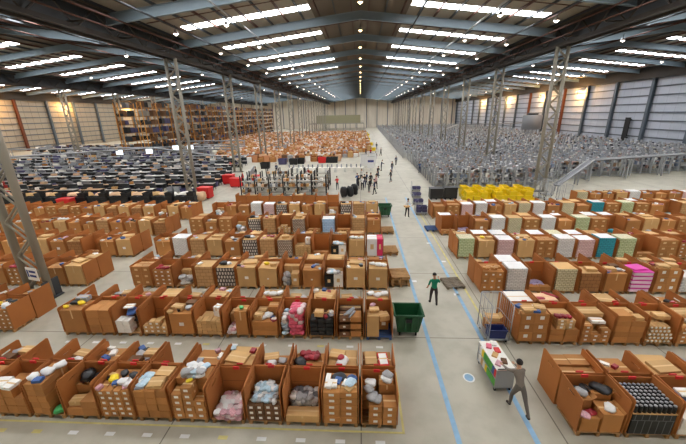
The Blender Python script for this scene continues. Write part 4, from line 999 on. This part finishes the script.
# ------------------------------------------------------------------ packing area on the left
PT = MB().box(-1.3, 1.3, -.45, .45, .86, .9, PEACH).mesh('table_top')
PTW = MB().box(-1.3, 1.3, -.45, .45, .86, .9, mat('worn_white_laminate', (214, 208, 200), .5)).mesh('table_top')
PF = MB()
for sx in (-1.25, 1.25):
    for sy in (-.4, .4): PF.box(sx-.03, sx+.03, sy-.03, sy+.03, 0, .86 if sy < 0 else 1.9, DKSTEEL)
PF.box(-1.25, 1.25, -.4, .4, .28, .31, DKSTEEL).box(-1.25, 1.25, .36, .39, .31, 1.5, DKSTEEL); PF = PF.mesh('frame')
PS = MB().box(-1.3, 1.3, .1, .46, 1.5, 1.54, STEEL).box(-1.3, 1.3, .1, .46, 1.88, 1.91, DKSTEEL).mesh('overhead_shelf')
PSV = [MB().box(-1.3, 1.3, .1, .46, 1.5, 1.54, STEEL).box(-1.3, 1.3, .1, .46, 1.88, 1.91, T_).box(-1.2, -.3, .12, .44, 1.54, 1.85, A_).box(.1, .8, .12, .44, 1.54, 1.8, B_).mesh('overhead_shelf') for T_, A_, B_ in ((DKSTEEL, BLACK, MIDGREY), (STEEL, BLACK, PEACH), (LABEL, MIDGREY, BLACK), (STEEL, GREYP, CARD), (STEEL, LABEL, MIDGREY), (GREYP, DENIM, GREYP))]
SCR = MB().box(-.27, .27, -.02, .02, .12, .46, BLACK).mesh('screen_case'); SCRB = MB().box(-.12, .12, -.1, .1, 0, .015, BLACK).box(-.02, .02, -.012, .012, .015, .14, BLACK).mesh('stand')
random.seed(50)
tabs = []
TROW = [37.6, 41.4, 45.4, 49.6, 54.0, 59.0, 64.5]
TROW = [37.6, 40.6, 43.6, 46.8, 50.2, 54.0, 58, 62]
for ri, y in enumerate(TROW):
    xs = -19.6 - ri*.5
    n_ = 9 + ri
    for k in range(n_):
        x = xs - 3.3*k
        if abs(x+20.8) < 2.2 and abs((y-38.6+7.95) % 15.9 - 7.95) < 1.3: continue
        e = empty('packing_table', 'packing bench, %s from the side aisle, %s bench row' % (ORD[k], ORD[ri]), 'table', (x, y, 0), jit(.04), 'packing benches')
        link('table_top', PTW if random.random() < .6 else PT, e); link('frame', PF, e); link('overhead_shelf', PSV[random.choice((0, 1, 2) if ri < 3 else (1, 2, 3, 4, 5))], e)
        if random.random() < .75:
            s_ = empty('monitor', 'black computer monitor on a packing bench', 'monitor', (x+jit(.6), y+.05, .902), jit(.3), 'monitors on the packing benches'); link('screen_case', SCR, s_); link('stand', SCRB, s_)
        for j in range(random.choice((1, 2, 2, 3))):
            M, cn = random.choice(((CARD, 'brown'), (TAN, 'tan'), (BLACK, 'black'), (PEACH, 'peach'), (LABEL, 'white'), (BLACK, 'black'), (DENIM, 'dark purple'), (GREYP, 'grey'), (BLACK, 'black')) if ri < 4 else ((GREYP, 'grey'), (LABEL, 'white'), (MIDGREY, 'mid grey'), (CARD, 'brown'), (GREYP, 'grey'), (DENIM, 'dark purple')))
            wd = random.uniform(.3, .6)
            o = link('packing_box', carton_mesh(round(wd, 1), .4, random.choice((.2, .3)), M, 'plain'), None, (x-.9+.7*j+jit(.1), y-.12, .902), jit(.3)); tag(o, '%s box lying on a packing bench' % cn, 'box', '%s boxes on the packing benches' % cn)
        if ri < 5:
            for j in range(3):
                M = random.choice((BLACK, BLACK, BLACK, DENIM, GREYP))
                tote('black_tote' if M is BLACK else 'dark_tote', x-.85+.85*j, y-.75+jit(.1), .001, M, '%s tote on the floor before the packing benches' % {BLACK: 'black', DENIM: 'dark purple', GREYP: 'grey'}[M], '%s totes before the benches' % {BLACK: 'black', DENIM: 'purple', GREYP: 'grey'}[M], .75, .55, random.choice((.4, .6)))
# dense black totes and bags along the near edge of the packing area
for k in range(34):
    x = -18.2 - .82*k; 
    for j in range(2 if k % 3 else 3):
        tote('black_tote', x+jit(.06), 33.6+.1*(k % 3), .001+j*.46, BLACK, 'black tote in the long stack behind the far-left rows', 'black totes behind the far-left rows', .78, .7, .44)
    if k % 4 != 3:
        M = random.choice((PEACH, TAN, LABEL, PEACH))
        o = link('paper_bundle', bag_mesh(M, k % 5, .4), None, (x, 35.2, .001), jit(1)); o.scale = (1.5, 1.3, 2.6); tag(o, 'pale paper bundle lying behind the black totes', 'bundle', 'paper bundles by the black totes')
for i, (x, y, h) in enumerate(((-18.0, 36.3, 1.3), (-16.6, 42.5, 1.2), (-18.4, 44.5, 1.3), (-15.2, 45.5, 1.0), (-32.0, 33.0, .9), (-45.2, 39.6, 1.6))):
    e = empty('red_crate', 'red plastic crate %s' % ['at the near edge of packing area beside side aisle', 'beside the side aisle by the grey gates', 'behind the nearest red crate', 'farthest of the red crates by the side aisle', 'low among black totes behind the far-left rows', 'by the nearest column at the edge of the photo'][i], 'crate', (x, y, 0), jit(.2))
    MB().box(-.7, .7, -.5, .5, .12, h, REDP).build('crate_body', e); MB().box(-.74, .74, -.54, .54, h-.1, h+.02, REDP).build('rim', e)
    for sx in (-.5, .5): MB().box(sx-.08, sx+.08, -.5, .5, 0, .12, BLACK).build('skid', e)
for i, (x, y) in enumerate(((-46.5, 62), (-41.5, 63.5), (-40.0, 70.5), (-37.0, 71.0))):
    e = empty('display_board', 'bright white lit screen above the packing area, %s from the left' % ORD[i], 'screen', (x, y, 0)); 
    MB().box(-.75, .75, -.04, .04, 2.3, 3.3, DKSTEEL).build('case', e); MB().box(-.7, .7, -.05, -.038, 2.35, 3.25, DISPLAY).build('lit_face', e)
    MB().box(-.05, .05, -.03, .03, 0, 2.3, DKSTEEL).build('post', e)
# grey conveyors and sorting lines beyond the benches
for i, (y, z, x0, x1) in enumerate(((68.5, 1.2, -78, -22), (74, 2.6, -82, -26), (80, 1.4, -48.3, -30), (86, 3.0, -48.3, -30), (93, 1.5, -48.3, -33))):
    conveyor([(x0, y, z), (x1, y, z)], 'grey conveyor line beyond the packing benches, %s from the camera' % ORD[i])
conveyor([(-60, 52, 3.2), (-42, 66, 3.2), (-30, 68, 1.2)], 'sloping grey conveyor crossing above the packing benches')
MIXSTUFF = MB(); rnd = random.Random(12)
ML = [DARKC, TAN, GREYP, BLACK, STEEL, MIDGREY, BLACK, DENIM, STEEL, MIDGREY, LABEL]
for k in range(2600):
    y = rnd.uniform(66.5, 100); x = rnd.uniform(-.98*y-4, -.36*y-9); 
    if x < XL+2 or (abs(x+62.4) < 2 or abs(x+20.8) < 2) or -57 < x < -48.5 and y > 75: continue
    zz = rnd.choice((0, 0, 0, .9)); 
    s_ = rnd.uniform(.3, 1.0)
    MIXSTUFF.cbox((x, y, zz+s_*.45), (s_*1.3, s_, s_*.9), rnd.choice(ML), rnd.uniform(-.2, .2))
    if zz: MIXSTUFF.cbox((x, y, .45), (.1, .1, .9), DKSTEEL)
tag(MIXSTUFF.build('sorting_clutter'), 'dense clutter of boxes, bins and parcels beyond the packing benches', 'clutter', kind='stuff')

# tall orange pallet racking along the left
RK = MB(); RKW = 5.4
for lv in range(6): 
    for dy in (-.5, .5): RK.box(dy-.06, dy+.06, 0, RKW, 1.9*lv+1.75, 1.9*lv+1.9, RACKBEAM)
RKB = RK.mesh('beam_levels')
RU = MB()
for dx in (-.5, .5): RU.box(dx-.07, dx+.07, -.07, .07, 0, 12.4, ORANGEST)
z = .4
while z < 11.8: RU.tube([(-.5, 0, z), (.5, 0, z+.9)], .03, ORANGEST, 4, False); RU.tube([(.5, 0, z+.9), (-.5, 0, z+1.8)], .03, ORANGEST, 4, False); z += 1.8
RUM = RU.mesh('upright_frame')
RG = MB(); rnd = random.Random(3); nr = 0
RCOL = [DARKC, DARKC, BLACK, DKSTEEL, DARKC, BLACK, DENIM, MIDGREY, DKSTEEL, BEIGESTEEL, DARKC]
for li, xr in enumerate((-50.0, -55.5)):
    for k in range(21):
        y = 76 + 5.6*k
        e = empty('pallet_rack', 'tall orange pallet racking bay, %s from the camera in the %s line' % (ORD[k], 'front' if li == 0 else 'rear'), 'rack', (xr, y, 0), 0, 'orange racking bays')
        link('upright_frame', RUM, e); link('beam_levels', RKB, e)
        for lv in range(7):
            zb = 1.9*lv + (.0 if lv == 0 else .01)
            for j in range(4):
                if rnd.random() < .3: continue
                h = rnd.uniform(.6, 1.3); RG.box(xr-.5, xr+.48, y+.15+1.33*j, y+1.3+1.33*j, zb, zb+h, rnd.choice(RCOL))
for dx in (0,):
    for xr in (-50.0, -55.5): tag(link('pallet_rack', RUM, None, (xr, 76+5.6*21, 0)), 'end upright frame of the %s orange racking line' % ('front' if xr > -52 else 'rear'), 'rack', 'orange racking ends')
tag(RG.build('racked_goods'), 'palletised boxes filling the tall orange racking', 'goods', kind='stuff')

# ------------------------------------------------------------------ far board bays, centre left
SALMON = mat('salmon_cardboard', (206, 140, 96), .85)
rnd = random.Random(21); FB = MB()
y = 66.0
while y < 165:
    x = 2.2 if y > 80 else -1.0
    while x > -.36*y - 6 and x > -48.5:
        if rnd.random() < .9 and not (y < 72 and x > -4) and not (abs(x+20.8) < 1.7 and abs((y-38.1+7.95) % 15.9 - 7.95) < 1.8):
            h = 1.0 + rnd.uniform(-.1, .15)
            FB.box(x-.55, x+.55, y+1.0, y+1.03, 0, h, PANEL); FB.box(x-.56, x-.535, y, y+1.0, 0, h, PANEL); FB.box(x+.535, x+.56, y, y+1.0, 0, h, PANEL)
            M = rnd.choice((CARD, CARD, TAN, TAN, PEACH, DARKC, LABEL, PEACH, GREYBAG, SALMON))
            FB.box(x-.5, x+.5, y+.02, y+.95, .001, rnd.uniform(.7, 1.45), M); FB.cbox((x+rnd.uniform(-.2, .2), y+.5, h+.2), (.4, .4, .4), rnd.choice((TAN, LABEL, PEACH, CARD, SALMON)))
        x -= 1.2
    y += 2.0 if y < 110 else 2.6
tag(FB.build('distant_bays'), 'far rows of open cardboard bays beyond the pale floor', 'cardboard bays', kind='stuff')
if BULK.b: tag(BULK.build('distant_cartons'), 'cartons filling the more distant pallet rows', 'cartons', kind='stuff')
if BULKP.b: tag(BULKP.build('small_packets'), 'small packets strewn over cartons of the more distant rows', 'packets', kind='stuff')
if BULKBAY.b: tag(BULKBAY.build('distant_sleeves'), 'cardboard dividers of the more distant pallet rows', 'cardboard bays', kind='stuff')
# mezzanine office against the end wall
e = empty('mezzanine', 'pale raised platform structure in front of the end wall', 'platform', (-12, 205, 0))
MB().box(-18, 14, -6, 6, 3.6, 4.0, BEIGESTEEL).build('deck', e); MB().box(-14, 12, -3, 3, 4.0, 8.4, mat('olive_panel', (150, 146, 116), .7)).build('cabin', e)
for k in range(9): MB().box(-18+4*k-.15, -18+4*k+.15, -6, -5.7, 0, 3.6, BEIGESTEEL).build('post', e)
b = MB()
for z in (4.5, 5.0): b.box(-18, 14, -6, -5.9, z, z+.08, BEIGESTEEL)
b.build('guard_rail', e)

# ------------------------------------------------------------------ centre: gates, wire racks, banners
def gate(x0, y0, x1, y1, label):
    e = empty('barrier_gate', label, 'barrier', (x0, y0, 0), math.atan2(y1-y0, x1-x0), 'grey barrier panels'); L = math.hypot(x1-x0, y1-y0)
    fr = MB().tube([(0,0,0), (0,0,1.8), (L,0,1.8), (L,0,0)], .04, STEEL, 6); fr.tube([(0,0,.2), (L,0,.2)], .03, STEEL, 5); fr.build('frame', e)
    b = MB()
    for k in range(1, int(L/.16)): b.tube([(k*.16, 0, .2), (k*.16, 0, 1.8)], .012, STEEL, 4, False)
    b.build('bars', e)
for k in range(6): gate(-13.6-.42*k*1.1, 37.2+2.1*k, -13.6-.42*(k+1)*1.1, 37.2+2.1*(k+1)-.1, 'grey barred gate panel, %s from the near end of the run beside the side aisle' % ORD[k])
RKM = MB().box(-.05, .05, -.05, .05, 0, 2.4, BLACK).mesh('post'); RKS = MB()
for z in (.3, .95, 1.6): RKS.box(-.85, .85, -.4, .4, z, z+.04, BEIGESTEEL)
RKS = RKS.mesh('shelves')
random.seed(61)
for r_, y in enumerate((37.8, 40.4, 43.0)):
    for k in range(6 - (r_ == 2)*1):
        x = -4.9 - 1.5*k*1.12
        e = empty('goods_rack', 'dark post rack with white shelves, %s from its right end, %s rack row' % (ORD[k], ORD[r_]), 'rack', (x, y, 0), 0, 'dark racks behind the left rows'); [link('post', RKM, e, (sx, sy, 0)) for sx in (-.85, .85) for sy in (-.4, .4)]; link('shelves', RKS, e)
        for j in range(5):
            M, cn = random.choice(((CARD, 'brown'), (TAN, 'tan'), (LABEL, 'white'), (DARKC, 'dark brown'), (PEACH, 'peach'), (GREYP, 'grey')))
            z = random.choice((.341, .991, 1.641)); o = link('rack_box', carton_mesh(.3, .5, .3, M, 'plain'), None, (x-.66+.33*j, y, z)); tag(o, '%s box on one of the dark post racks' % cn, 'box', '%s boxes on the dark racks' % cn)
# tall black sacks and banner by the person group
for i, (x, y) in enumerate(((-1.9, 36.2), (-1.2, 36.4), (-.7, 37.5))):
    o = link('black_sack', bag_mesh(BLACK, i, 1.1), None, (x, y, .001), jit(1)); o.scale = (.85, .8, 1.15); tag(o, 'bulging black sack standing near the people behind the left rows', 'sack', 'black sacks')
for i, (x, y) in enumerate(((1.7, 55), (.6, 58), (2.2, 60))):
    e = empty('banner_stand', 'white banner on a stand at the left of the aisle, %s from the camera' % ORD[i], 'banner', (x, y, 0))
    MB().box(-.6, .6, -.02, .02, .3, 2.2, WHITE).build('banner_sheet', e); MB().box(-.65, .65, -.04, .04, 2.2, 2.26, STEEL).box(-.03, .03, .02, .06, 0, 2.2, STEEL).box(-.4, .4, -.2, .2, 0, .03, STEEL).build('stand', e)
    if i == 0: MB().box(-.5, .5, -.03, -.02, 1.3, 1.65, mat('dark_blue_print', (34, 52, 120), .6)).build('blue_panel', e)
for k in range(8):
    e = empty('white_table', 'long white table on the pale floor, %s from the left' % ORD[k], 'table', (-11.2+1.5*k*1.05, 53.5, 0), 0, 'white tables on the open floor'); MB().box(-.75, .75, -.4, .4, .72, .76, LABEL).build('table_top', e)
    for sx in (-.68, .68): MB().box(sx-.02, sx+.02, -.35, .35, 0, .72, STEEL).build('leg', e)
    for sx in (-.5, .2): 
        o = MB().box(-.1, .1, -.1, .1, 0, .5, GREYP).build('white_box', None, (-11.2+1.5*k*1.05+sx, 53.5, .762)); tag(o, 'upright pale box on a long white table', 'box', 'pale boxes on the white tables')
for i, (x, y, M) in enumerate(((-17.0, 58, BLACK), (-15, 63, DENIM), (-11.6, 63.5, BLACK), (-12.8, 62.6, BLACK), (-7.5, 64.5, REDP), (-6.2, 64.6, BLACK), (-5.2, 64.5, BLACK))):
    tote('large_tote', x, y, .001, M, '%s bin on the open floor before the far bays, %s from the left' % (M.name.split('_')[0], ORD[i]), None, 1.6, 1.2, 1.1)

# ------------------------------------------------------------------ people
SKINM = mat('skin_tone', (200, 150, 120), .6); SHOE = mat('dark_shoe', (36, 32, 32), .7)
HAIRD = mat('dark_hair', (30, 22, 18), .7); HAIRF = mat('fair_hair', (150, 110, 60), .7)
def cloth(nm, c): return mat('cloth_' + nm, c, .85, nscale=14, namt=.06)
PBODY = {}
def person_mesh(key, top, bottom, lean=0.03, head=0.0, legs=((.05, .05), (-.05, .05)), arms=((.05, .15, .1), (.05, .15, .1)), fingers=True, sleeve=True, skinm=SKINM, twist=0):
    """one continuous skinned body facing +Y; arms = (shoulder pitch, elbow bend, spread), legs = (hip pitch, knee bend), first the left (-X) side"""
    V = []; R_ = []; Ed = []; T = []
    def add(p, r, par=None, t='top'):
        V.append(Vector(p)); R_.append(r if isinstance(r, tuple) else (r, r)); T.append(t)
        if par is not None: Ed.append((par, len(V)-1))
        return len(V)-1
    t = Vector((0, math.sin(lean), math.cos(lean)))
    ank = []
    for (a, k) in legs: ank.append(.43*math.cos(a)+.42*math.cos(a-k))
    hz = max(ank) + .085 + .03
    pel = add((0, 0, hz), (.135, .105), None, 'bottom')
    P = Vector((0, 0, hz))
    w1 = add(P+t*.13, (.135, .1), pel); w2 = add(P+t*.28, (.15, .105), w1); ch = add(P+t*.42, (.155, .11), w2); nb = add(P+t*.50, (.075, .065), ch); 
    hd = Vector((0, math.sin(lean*.6+head), math.cos(lean*.6+head)))
    nk = add(V[nb]+hd*.06, (.055, .055), nb, 'skin'); jw = add(V[nk]+hd*.08+Vector((0,.015,0)), (.068, .078), nk, 'skin'); cr = add(V[jw]+hd*.085, (.076, .092), jw, 'skin'); tp = add(V[cr]+hd*.06-Vector((0,.008,0)), (.05, .062), cr, 'skin')
    hands = []
    for sd, (a, e_, ab) in zip((-1, 1), arms):
        s0 = add(V[ch]+Vector((sd*.17, 0, 0))+t*.035, (.062, .062), ch)
        d = Vector((sd*math.sin(ab), math.sin(a)*math.cos(ab), -math.cos(a)*math.cos(ab)))
        el = add(V[s0]+d*.28, .043, s0, 'top'); d2 = Vector((sd*math.sin(ab)*.3, math.sin(a+e_), -math.cos(a+e_))).normalized()
        fm = add(V[el]+d2*.06, .043, el, 'top' if sleeve else 'skin'); wr_ = add(V[el]+d2*.24, .029, fm, 'top' if sleeve else 'skin'); pm = add(V[wr_]+d2*.07, (.036, .022), wr_, 'skin'); hands.append((V[pm].copy(), d2, sd))
    for sd, (a, k) in zip((-1, 1), legs):
        hj = add(P+Vector((sd*.095, 0, -.05)), (.092, .098), pel, 'bottom')
        d = Vector((sd*.02, math.sin(a), -math.cos(a))); kn = add(V[hj]+d*.41, .06, hj, 'bottom'); d2 = Vector((0, math.sin(a-k), -math.cos(a-k)))
        cf = add(V[kn]+d2*.14, .058, kn, 'bottom'); an = add(V[kn]+d2*.40, .042, cf, 'bottom')
        hl = add(V[an]+Vector((0, -.015, -.035)), .042, an, 'shoe'); to = add(V[hl]+Vector((sd*.015, .16, -.008)), (.044, .032), hl, 'shoe')
    me = bpy.data.meshes.new('skeleton'); me.from_pydata([tuple(v) for v in V], Ed, [])
    o = bpy.data.objects.new('skeleton', me); C.objects.link(o)
    sk = o.modifiers.new('s', 'SKIN'); sk.use_smooth_shade = True; sk.branch_smoothing = .4
    if not me.skin_vertices: return None
    for i, r in enumerate(R_): me.skin_vertices[0].data[i].radius = r
    me.skin_vertices[0].data[pel].use_root = True
    sb = o.modifiers.new('d', 'SUBSURF'); sb.levels = 2 if fingers else 1
    dg = bpy.context.evaluated_depsgraph_get()
    me2 = bpy.data.meshes.new_from_object(o.evaluated_get(dg))
    bpy.data.objects.remove(o); bpy.data.meshes.remove(me)
    mats = {'skin': 0, 'top': 1, 'bottom': 2, 'shoe': 3}
    segs = [(V[a], V[b], T[b]) for a, b in Ed]
    B = MB(); L = [skinm, top, bottom, SHOE]; [B.mi(x) for x in L]
    vs = [v.co.copy() for v in me2.vertices]
    byt = {}
    for p in me2.polygons:
        c = p.center; best = None; bd = 9
        for a, b, tt in segs:
            ab_ = b-a; u = max(0, min(1, (c-a).dot(ab_)/max(ab_.length_squared, 1e-9))); dd = (a+ab_*u-c).length
            if dd < bd: bd = dd; best = tt
        byt.setdefault(best, []).append(tuple(p.vertices))
    n0 = len(B.v); B.v += [tuple(v) for v in vs]
    for tt, fs in byt.items():
        for f in fs: B.f.append(f); B.m.append(mats[tt]); B.smooth.append(True)
    bpy.data.meshes.remove(me2)
    fw = Vector((0, math.cos(head+lean*.6), -math.sin(head+lean*.6)))
    if fingers:
        for hp, d, sd in hands:                           # five bent fingers on each hand
            u = d.cross(Vector((0, 1, 0)) if abs(d.y) < .7 else Vector((0, 0, 1))).normalized(); nrm = u.cross(d).normalized()
            if nrm.y < 0 and abs(d.y) < .7: nrm = -nrm
            for q, (off, ln) in enumerate(((-.026, .06), (-.009, .072), (.009, .068), (.026, .052))):
                p0 = hp + u*off; p1 = p0 + d*ln*.55 ; p2 = p1 + (d*.7+nrm*.7)*ln*.3; p3 = p2 + (d*.3+nrm*.95)*ln*.25
                B.tube([p0, p1, p2, p3], [.0095, .009, .008, .006], skinm, 6)
            th = u*(-sd if u.x*sd > 0 else sd)
            B.tube([hp - d*.03 + th*.02, hp + d*.005 + th*.05 + nrm*.01, hp + d*.035 + th*.055 + nrm*.02], [.011, .01, .007], skinm, 6)
    hc = (V[jw]+V[cr])/2
    B.poly([hc+fw*.078+Vector((s_*.012, 0, 0))+hd*z for s_, z in ((-1, -.02), (1, -.02))]+[hc+fw*.105-hd*.015, hc+fw*.085+hd*.03], [(0,1,2),(0,2,3),(2,1,3),(0,3,1)], skinm, True)   # nose
    for sd in (-1, 1): B.tube([hc+Vector((sd*.074, 0, 0))-hd*.02, hc+Vector((sd*.085, -.01, 0)), hc+Vector((sd*.076, -.005, 0))+hd*.03], [.008, .016, .01], skinm, 6)   # ears
    B.poly([hc+fw*.079-hd*.052+Vector((x, 0, z)) for x, z in ((-.022, 0), (.022, 0), (.022, .008), (-.022, .008))], [(0,1,2,3)], mat('lip', (150, 80, 76), .6))
    me3 = B.mesh('body')
    # hair cap
    hb = MB(); n_ = 12; vv = []; m_ = 5
    cc = V[cr]+hd*.01-fw*.012
    for j in range(m_):
        th = (j/(m_-1))*PI*.62
        for i in range(n_):
            a = 2*PI*i/n_; x = math.cos(a)*math.sin(th); yv = math.sin(a)*math.sin(th); z = math.cos(th)
            zz = z if yv < .3 else max(z, .15)
            vv.append(cc + Vector((x*.092, 0, 0)) + fw*(yv*.104) + hd*(zz*.105))
    hb.poly(vv, [(j*n_+i, (j+1)*n_+i, (j+1)*n_+(i+1)%n_, j*n_+(i+1)%n_) for j in range(m_-1) for i in range(n_)], HAIRD, True)
    eb = MB(); 
    for sd in (-1, 1): eb.tube([hc+fw*.074+hd*.018+Vector((sd*.028, 0, 0)), hc+fw*.083+hd*.018+Vector((sd*.028, 0, 0))], [.010, .006], BLACK, 6)
    return me3, hb.mesh('hair'), eb.mesh('eyes')
def person(x, y, rz, label, meshes, scale=1.0, group=None, hair=None):
    o = link('person', meshes[0], None, (x, y, .001), rz); o.scale = (scale,)*3; tag(o, label, 'person', group)
    h = link('hair', meshes[1], o); link('eyes', meshes[2], o)
    return o
GREEN = cloth('green', (20, 128, 96)); GREY = cloth('grey', (128, 118, 108)); TROUS = cloth('dark_trousers', (52, 46, 46)); GTROUS = cloth('grey_trousers', (104, 98, 92)); BLK = cloth('black', (30, 30, 34)); NAVY = cloth('navy', (40, 48, 78)); WHT = cloth('white', (220, 216, 212)); REDC = cloth('red', (196, 44, 40)); BLU = cloth('blue', (66, 92, 140)); HIV = cloth('hi_vis_yellow', (220, 214, 60)); PNK = cloth('pale_pink', (214, 176, 170))
pm = person_mesh('a', GREEN, TROUS, lean=.06, head=.25, legs=((.2, .05), (-.15, .2)), arms=((.15, .4, .2), (.55, 1.5, .35)), sleeve=False)
person(3.55, 14.25, .1, 'person in green t-shirt and dark trousers walking away along the central aisle', pm, .95).scale.x = 1.1
pm = person_mesh('b', GREY, GTROUS, lean=.42, head=-.2, legs=((.42, .35), (-.5, .12)), arms=((1.0, .35, .08), (1.0, .35, .05)), sleeve=True)
person(4.88, 8.2, .12, 'person in grey top and trousers leaning forward and pushing the long trolley', pm, 1.04)
pm = person_mesh('c', WHT, BLK, lean=.08, head=.2, legs=((.15, .1), (-.12, .2)), arms=((.7, .9, .2), (.7, .9, .2)), sleeve=True)
person(4.2, 28.6, PI+.3, 'person in white top and dark trousers carrying a flat tan box towards the camera', pm, 1.0)
o = link('carton', carton_mesh(.5, .35, .12, TAN, 'plain'), None, (4.1, 28.2, 1.08), .3); tag(o, 'flat tan box held by the person in the white top', 'carton')
poses = [dict(legs=((.2, .1), (-.2, .2)), arms=((-.2, .2, .1), (.25, .3, .1))), dict(legs=((.03, .03), (-.03, .03)), arms=((.5, .9, .15), (.6, .8, .15)), lean=.12, head=.3), dict(legs=((-.15, .15), (.22, .08)), arms=((.25, .3, .12), (-.2, .2, .12)))]
COMBO = [(BLK, NAVY, 'black top and navy trousers'), (WHT, BLK, 'white top and black trousers'), (NAVY, BLK, 'navy top and black trousers'), (REDC, BLK, 'red top and black trousers'), (BLU, NAVY, 'blue top and navy trousers'), (HIV, NAVY, 'yellow vest and navy trousers'), (PNK, BLK, 'pale pink top and black trousers'), (BLK, BLK, 'black top and black trousers')]
FARP = {}
def far_person(x, y, rz, ci, pi_, label):
    if (ci, pi_) not in FARP: FARP[(ci, pi_)] = person_mesh('f', COMBO[ci][0], COMBO[ci][1], fingers=False, **poses[pi_])
    person(x, y, rz, 'person in %s %s' % (COMBO[ci][2], label), FARP[(ci, pi_)], random.uniform(.96, 1.05), 'people far off in the warehouse')
random.seed(77)
for i, (x, y, ci, pi_, lab) in enumerate((
    (4.1, 44.5, 7, 0, 'walking alone in the middle of the far aisle'), (3.4, 54, 2, 1, 'standing left in the far aisle'), (5.0, 52.5, 0, 2, 'walking beside another in the far aisle'), (9.2, 51.5, 4, 1, 'standing by the shelving edge of the aisle'),
    (4.5, 74, 7, 0, 'standing beyond the banners in the aisle'), (4.2, 88, 0, 2, 'far along the aisle beside the shelving'), (2.2, 73, 3, 1, 'beside the far board bays at the aisle'), (1.2, 75, 0, 0, 'left of the aisle by the far board bays'),
    (.2, 39.5, 1, 1, 'in the group beside the black sacks, front left'), (1.0, 38.5, 7, 1, 'in the group beside the black sacks, front right'), (1.9, 40.5, 6, 0, 'right of the group beside the sacks'), (-.4, 42.0, 4, 1, 'at the left of the group near the racks'), (.8, 43.0, 2, 2, 'in the middle of the group near the racks'), (2.1, 43.5, 7, 1, 'at the rear right of the group'), (.1, 45.0, 1, 1, 'behind the group near the white tables'),
    (1.3, 41.8, 7, 2, 'walking through the middle of the group'), (.5, 41.0, 0, 1, 'in dark clothes amid the group by sacks'), (1.6, 37.4, 2, 0, 'leaving the group towards the aisle'), (-.3, 40.4, 7, 1, 'between the sacks and the group'), (2.5, 47.5, 0, 1, 'beside the first banner stand'), (6.4, 60, 2, 2, 'far along the right of the aisle'), (3.0, 66, 0, 0, 'alone in the far aisle past the banners'),
    (-2.9, 40.0, 3, 1, 'working at the right end of the dark racks'), (-7.5, 47.0, 3, 1, 'behind the dark racks on the open floor'), (-16.2, 44.0, 3, 0, 'near the grey gates by the red crates'), (-15.6, 48.0, 0, 2, 'standing past the grey gates'), (-13.5, 52.0, 2, 0, 'on the open floor beyond the grey gates'),
    (-45.6, 36.2, 3, 1, 'standing at the photo edge behind the far-left rows'), (-26.0, 39.0, 4, 1, 'among the packing benches, nearest the black totes'), (-31.5, 42.1, 0, 1, 'working behind the second bench row'), (-37.0, 45.1, 6, 1, 'working at the third bench row, far left'), (-27.8, 45.1, 2, 1, 'working at the third bench row'), (-24.4, 48.5, 7, 1, 'working at the fourth bench row'), (-43, 48.5, 1, 1, 'working at the fourth bench row, far left'), (-33.5, 55.6, 4, 1, 'working at the fifth bench row'), (-22.4, 55.7, 3, 1, 'working at the fifth bench row near side aisle'), (-40.2, 59.9, 0, 1, 'working at the sixth bench row'), (-28.6, 59.9, 1, 1, 'working at the sixth bench row near the column'),
    )):
    far_person(x, y, jit(PI), ci, pi_, lab)
for i in range(9): tote('yellow_tote', 2.9+jit(.5), 84+9.0*i+jit(2), .001, YELLOW, 'yellow tote far along the left edge of the aisle', 'far yellow totes', 1.0, .8, .8, jit(.4))
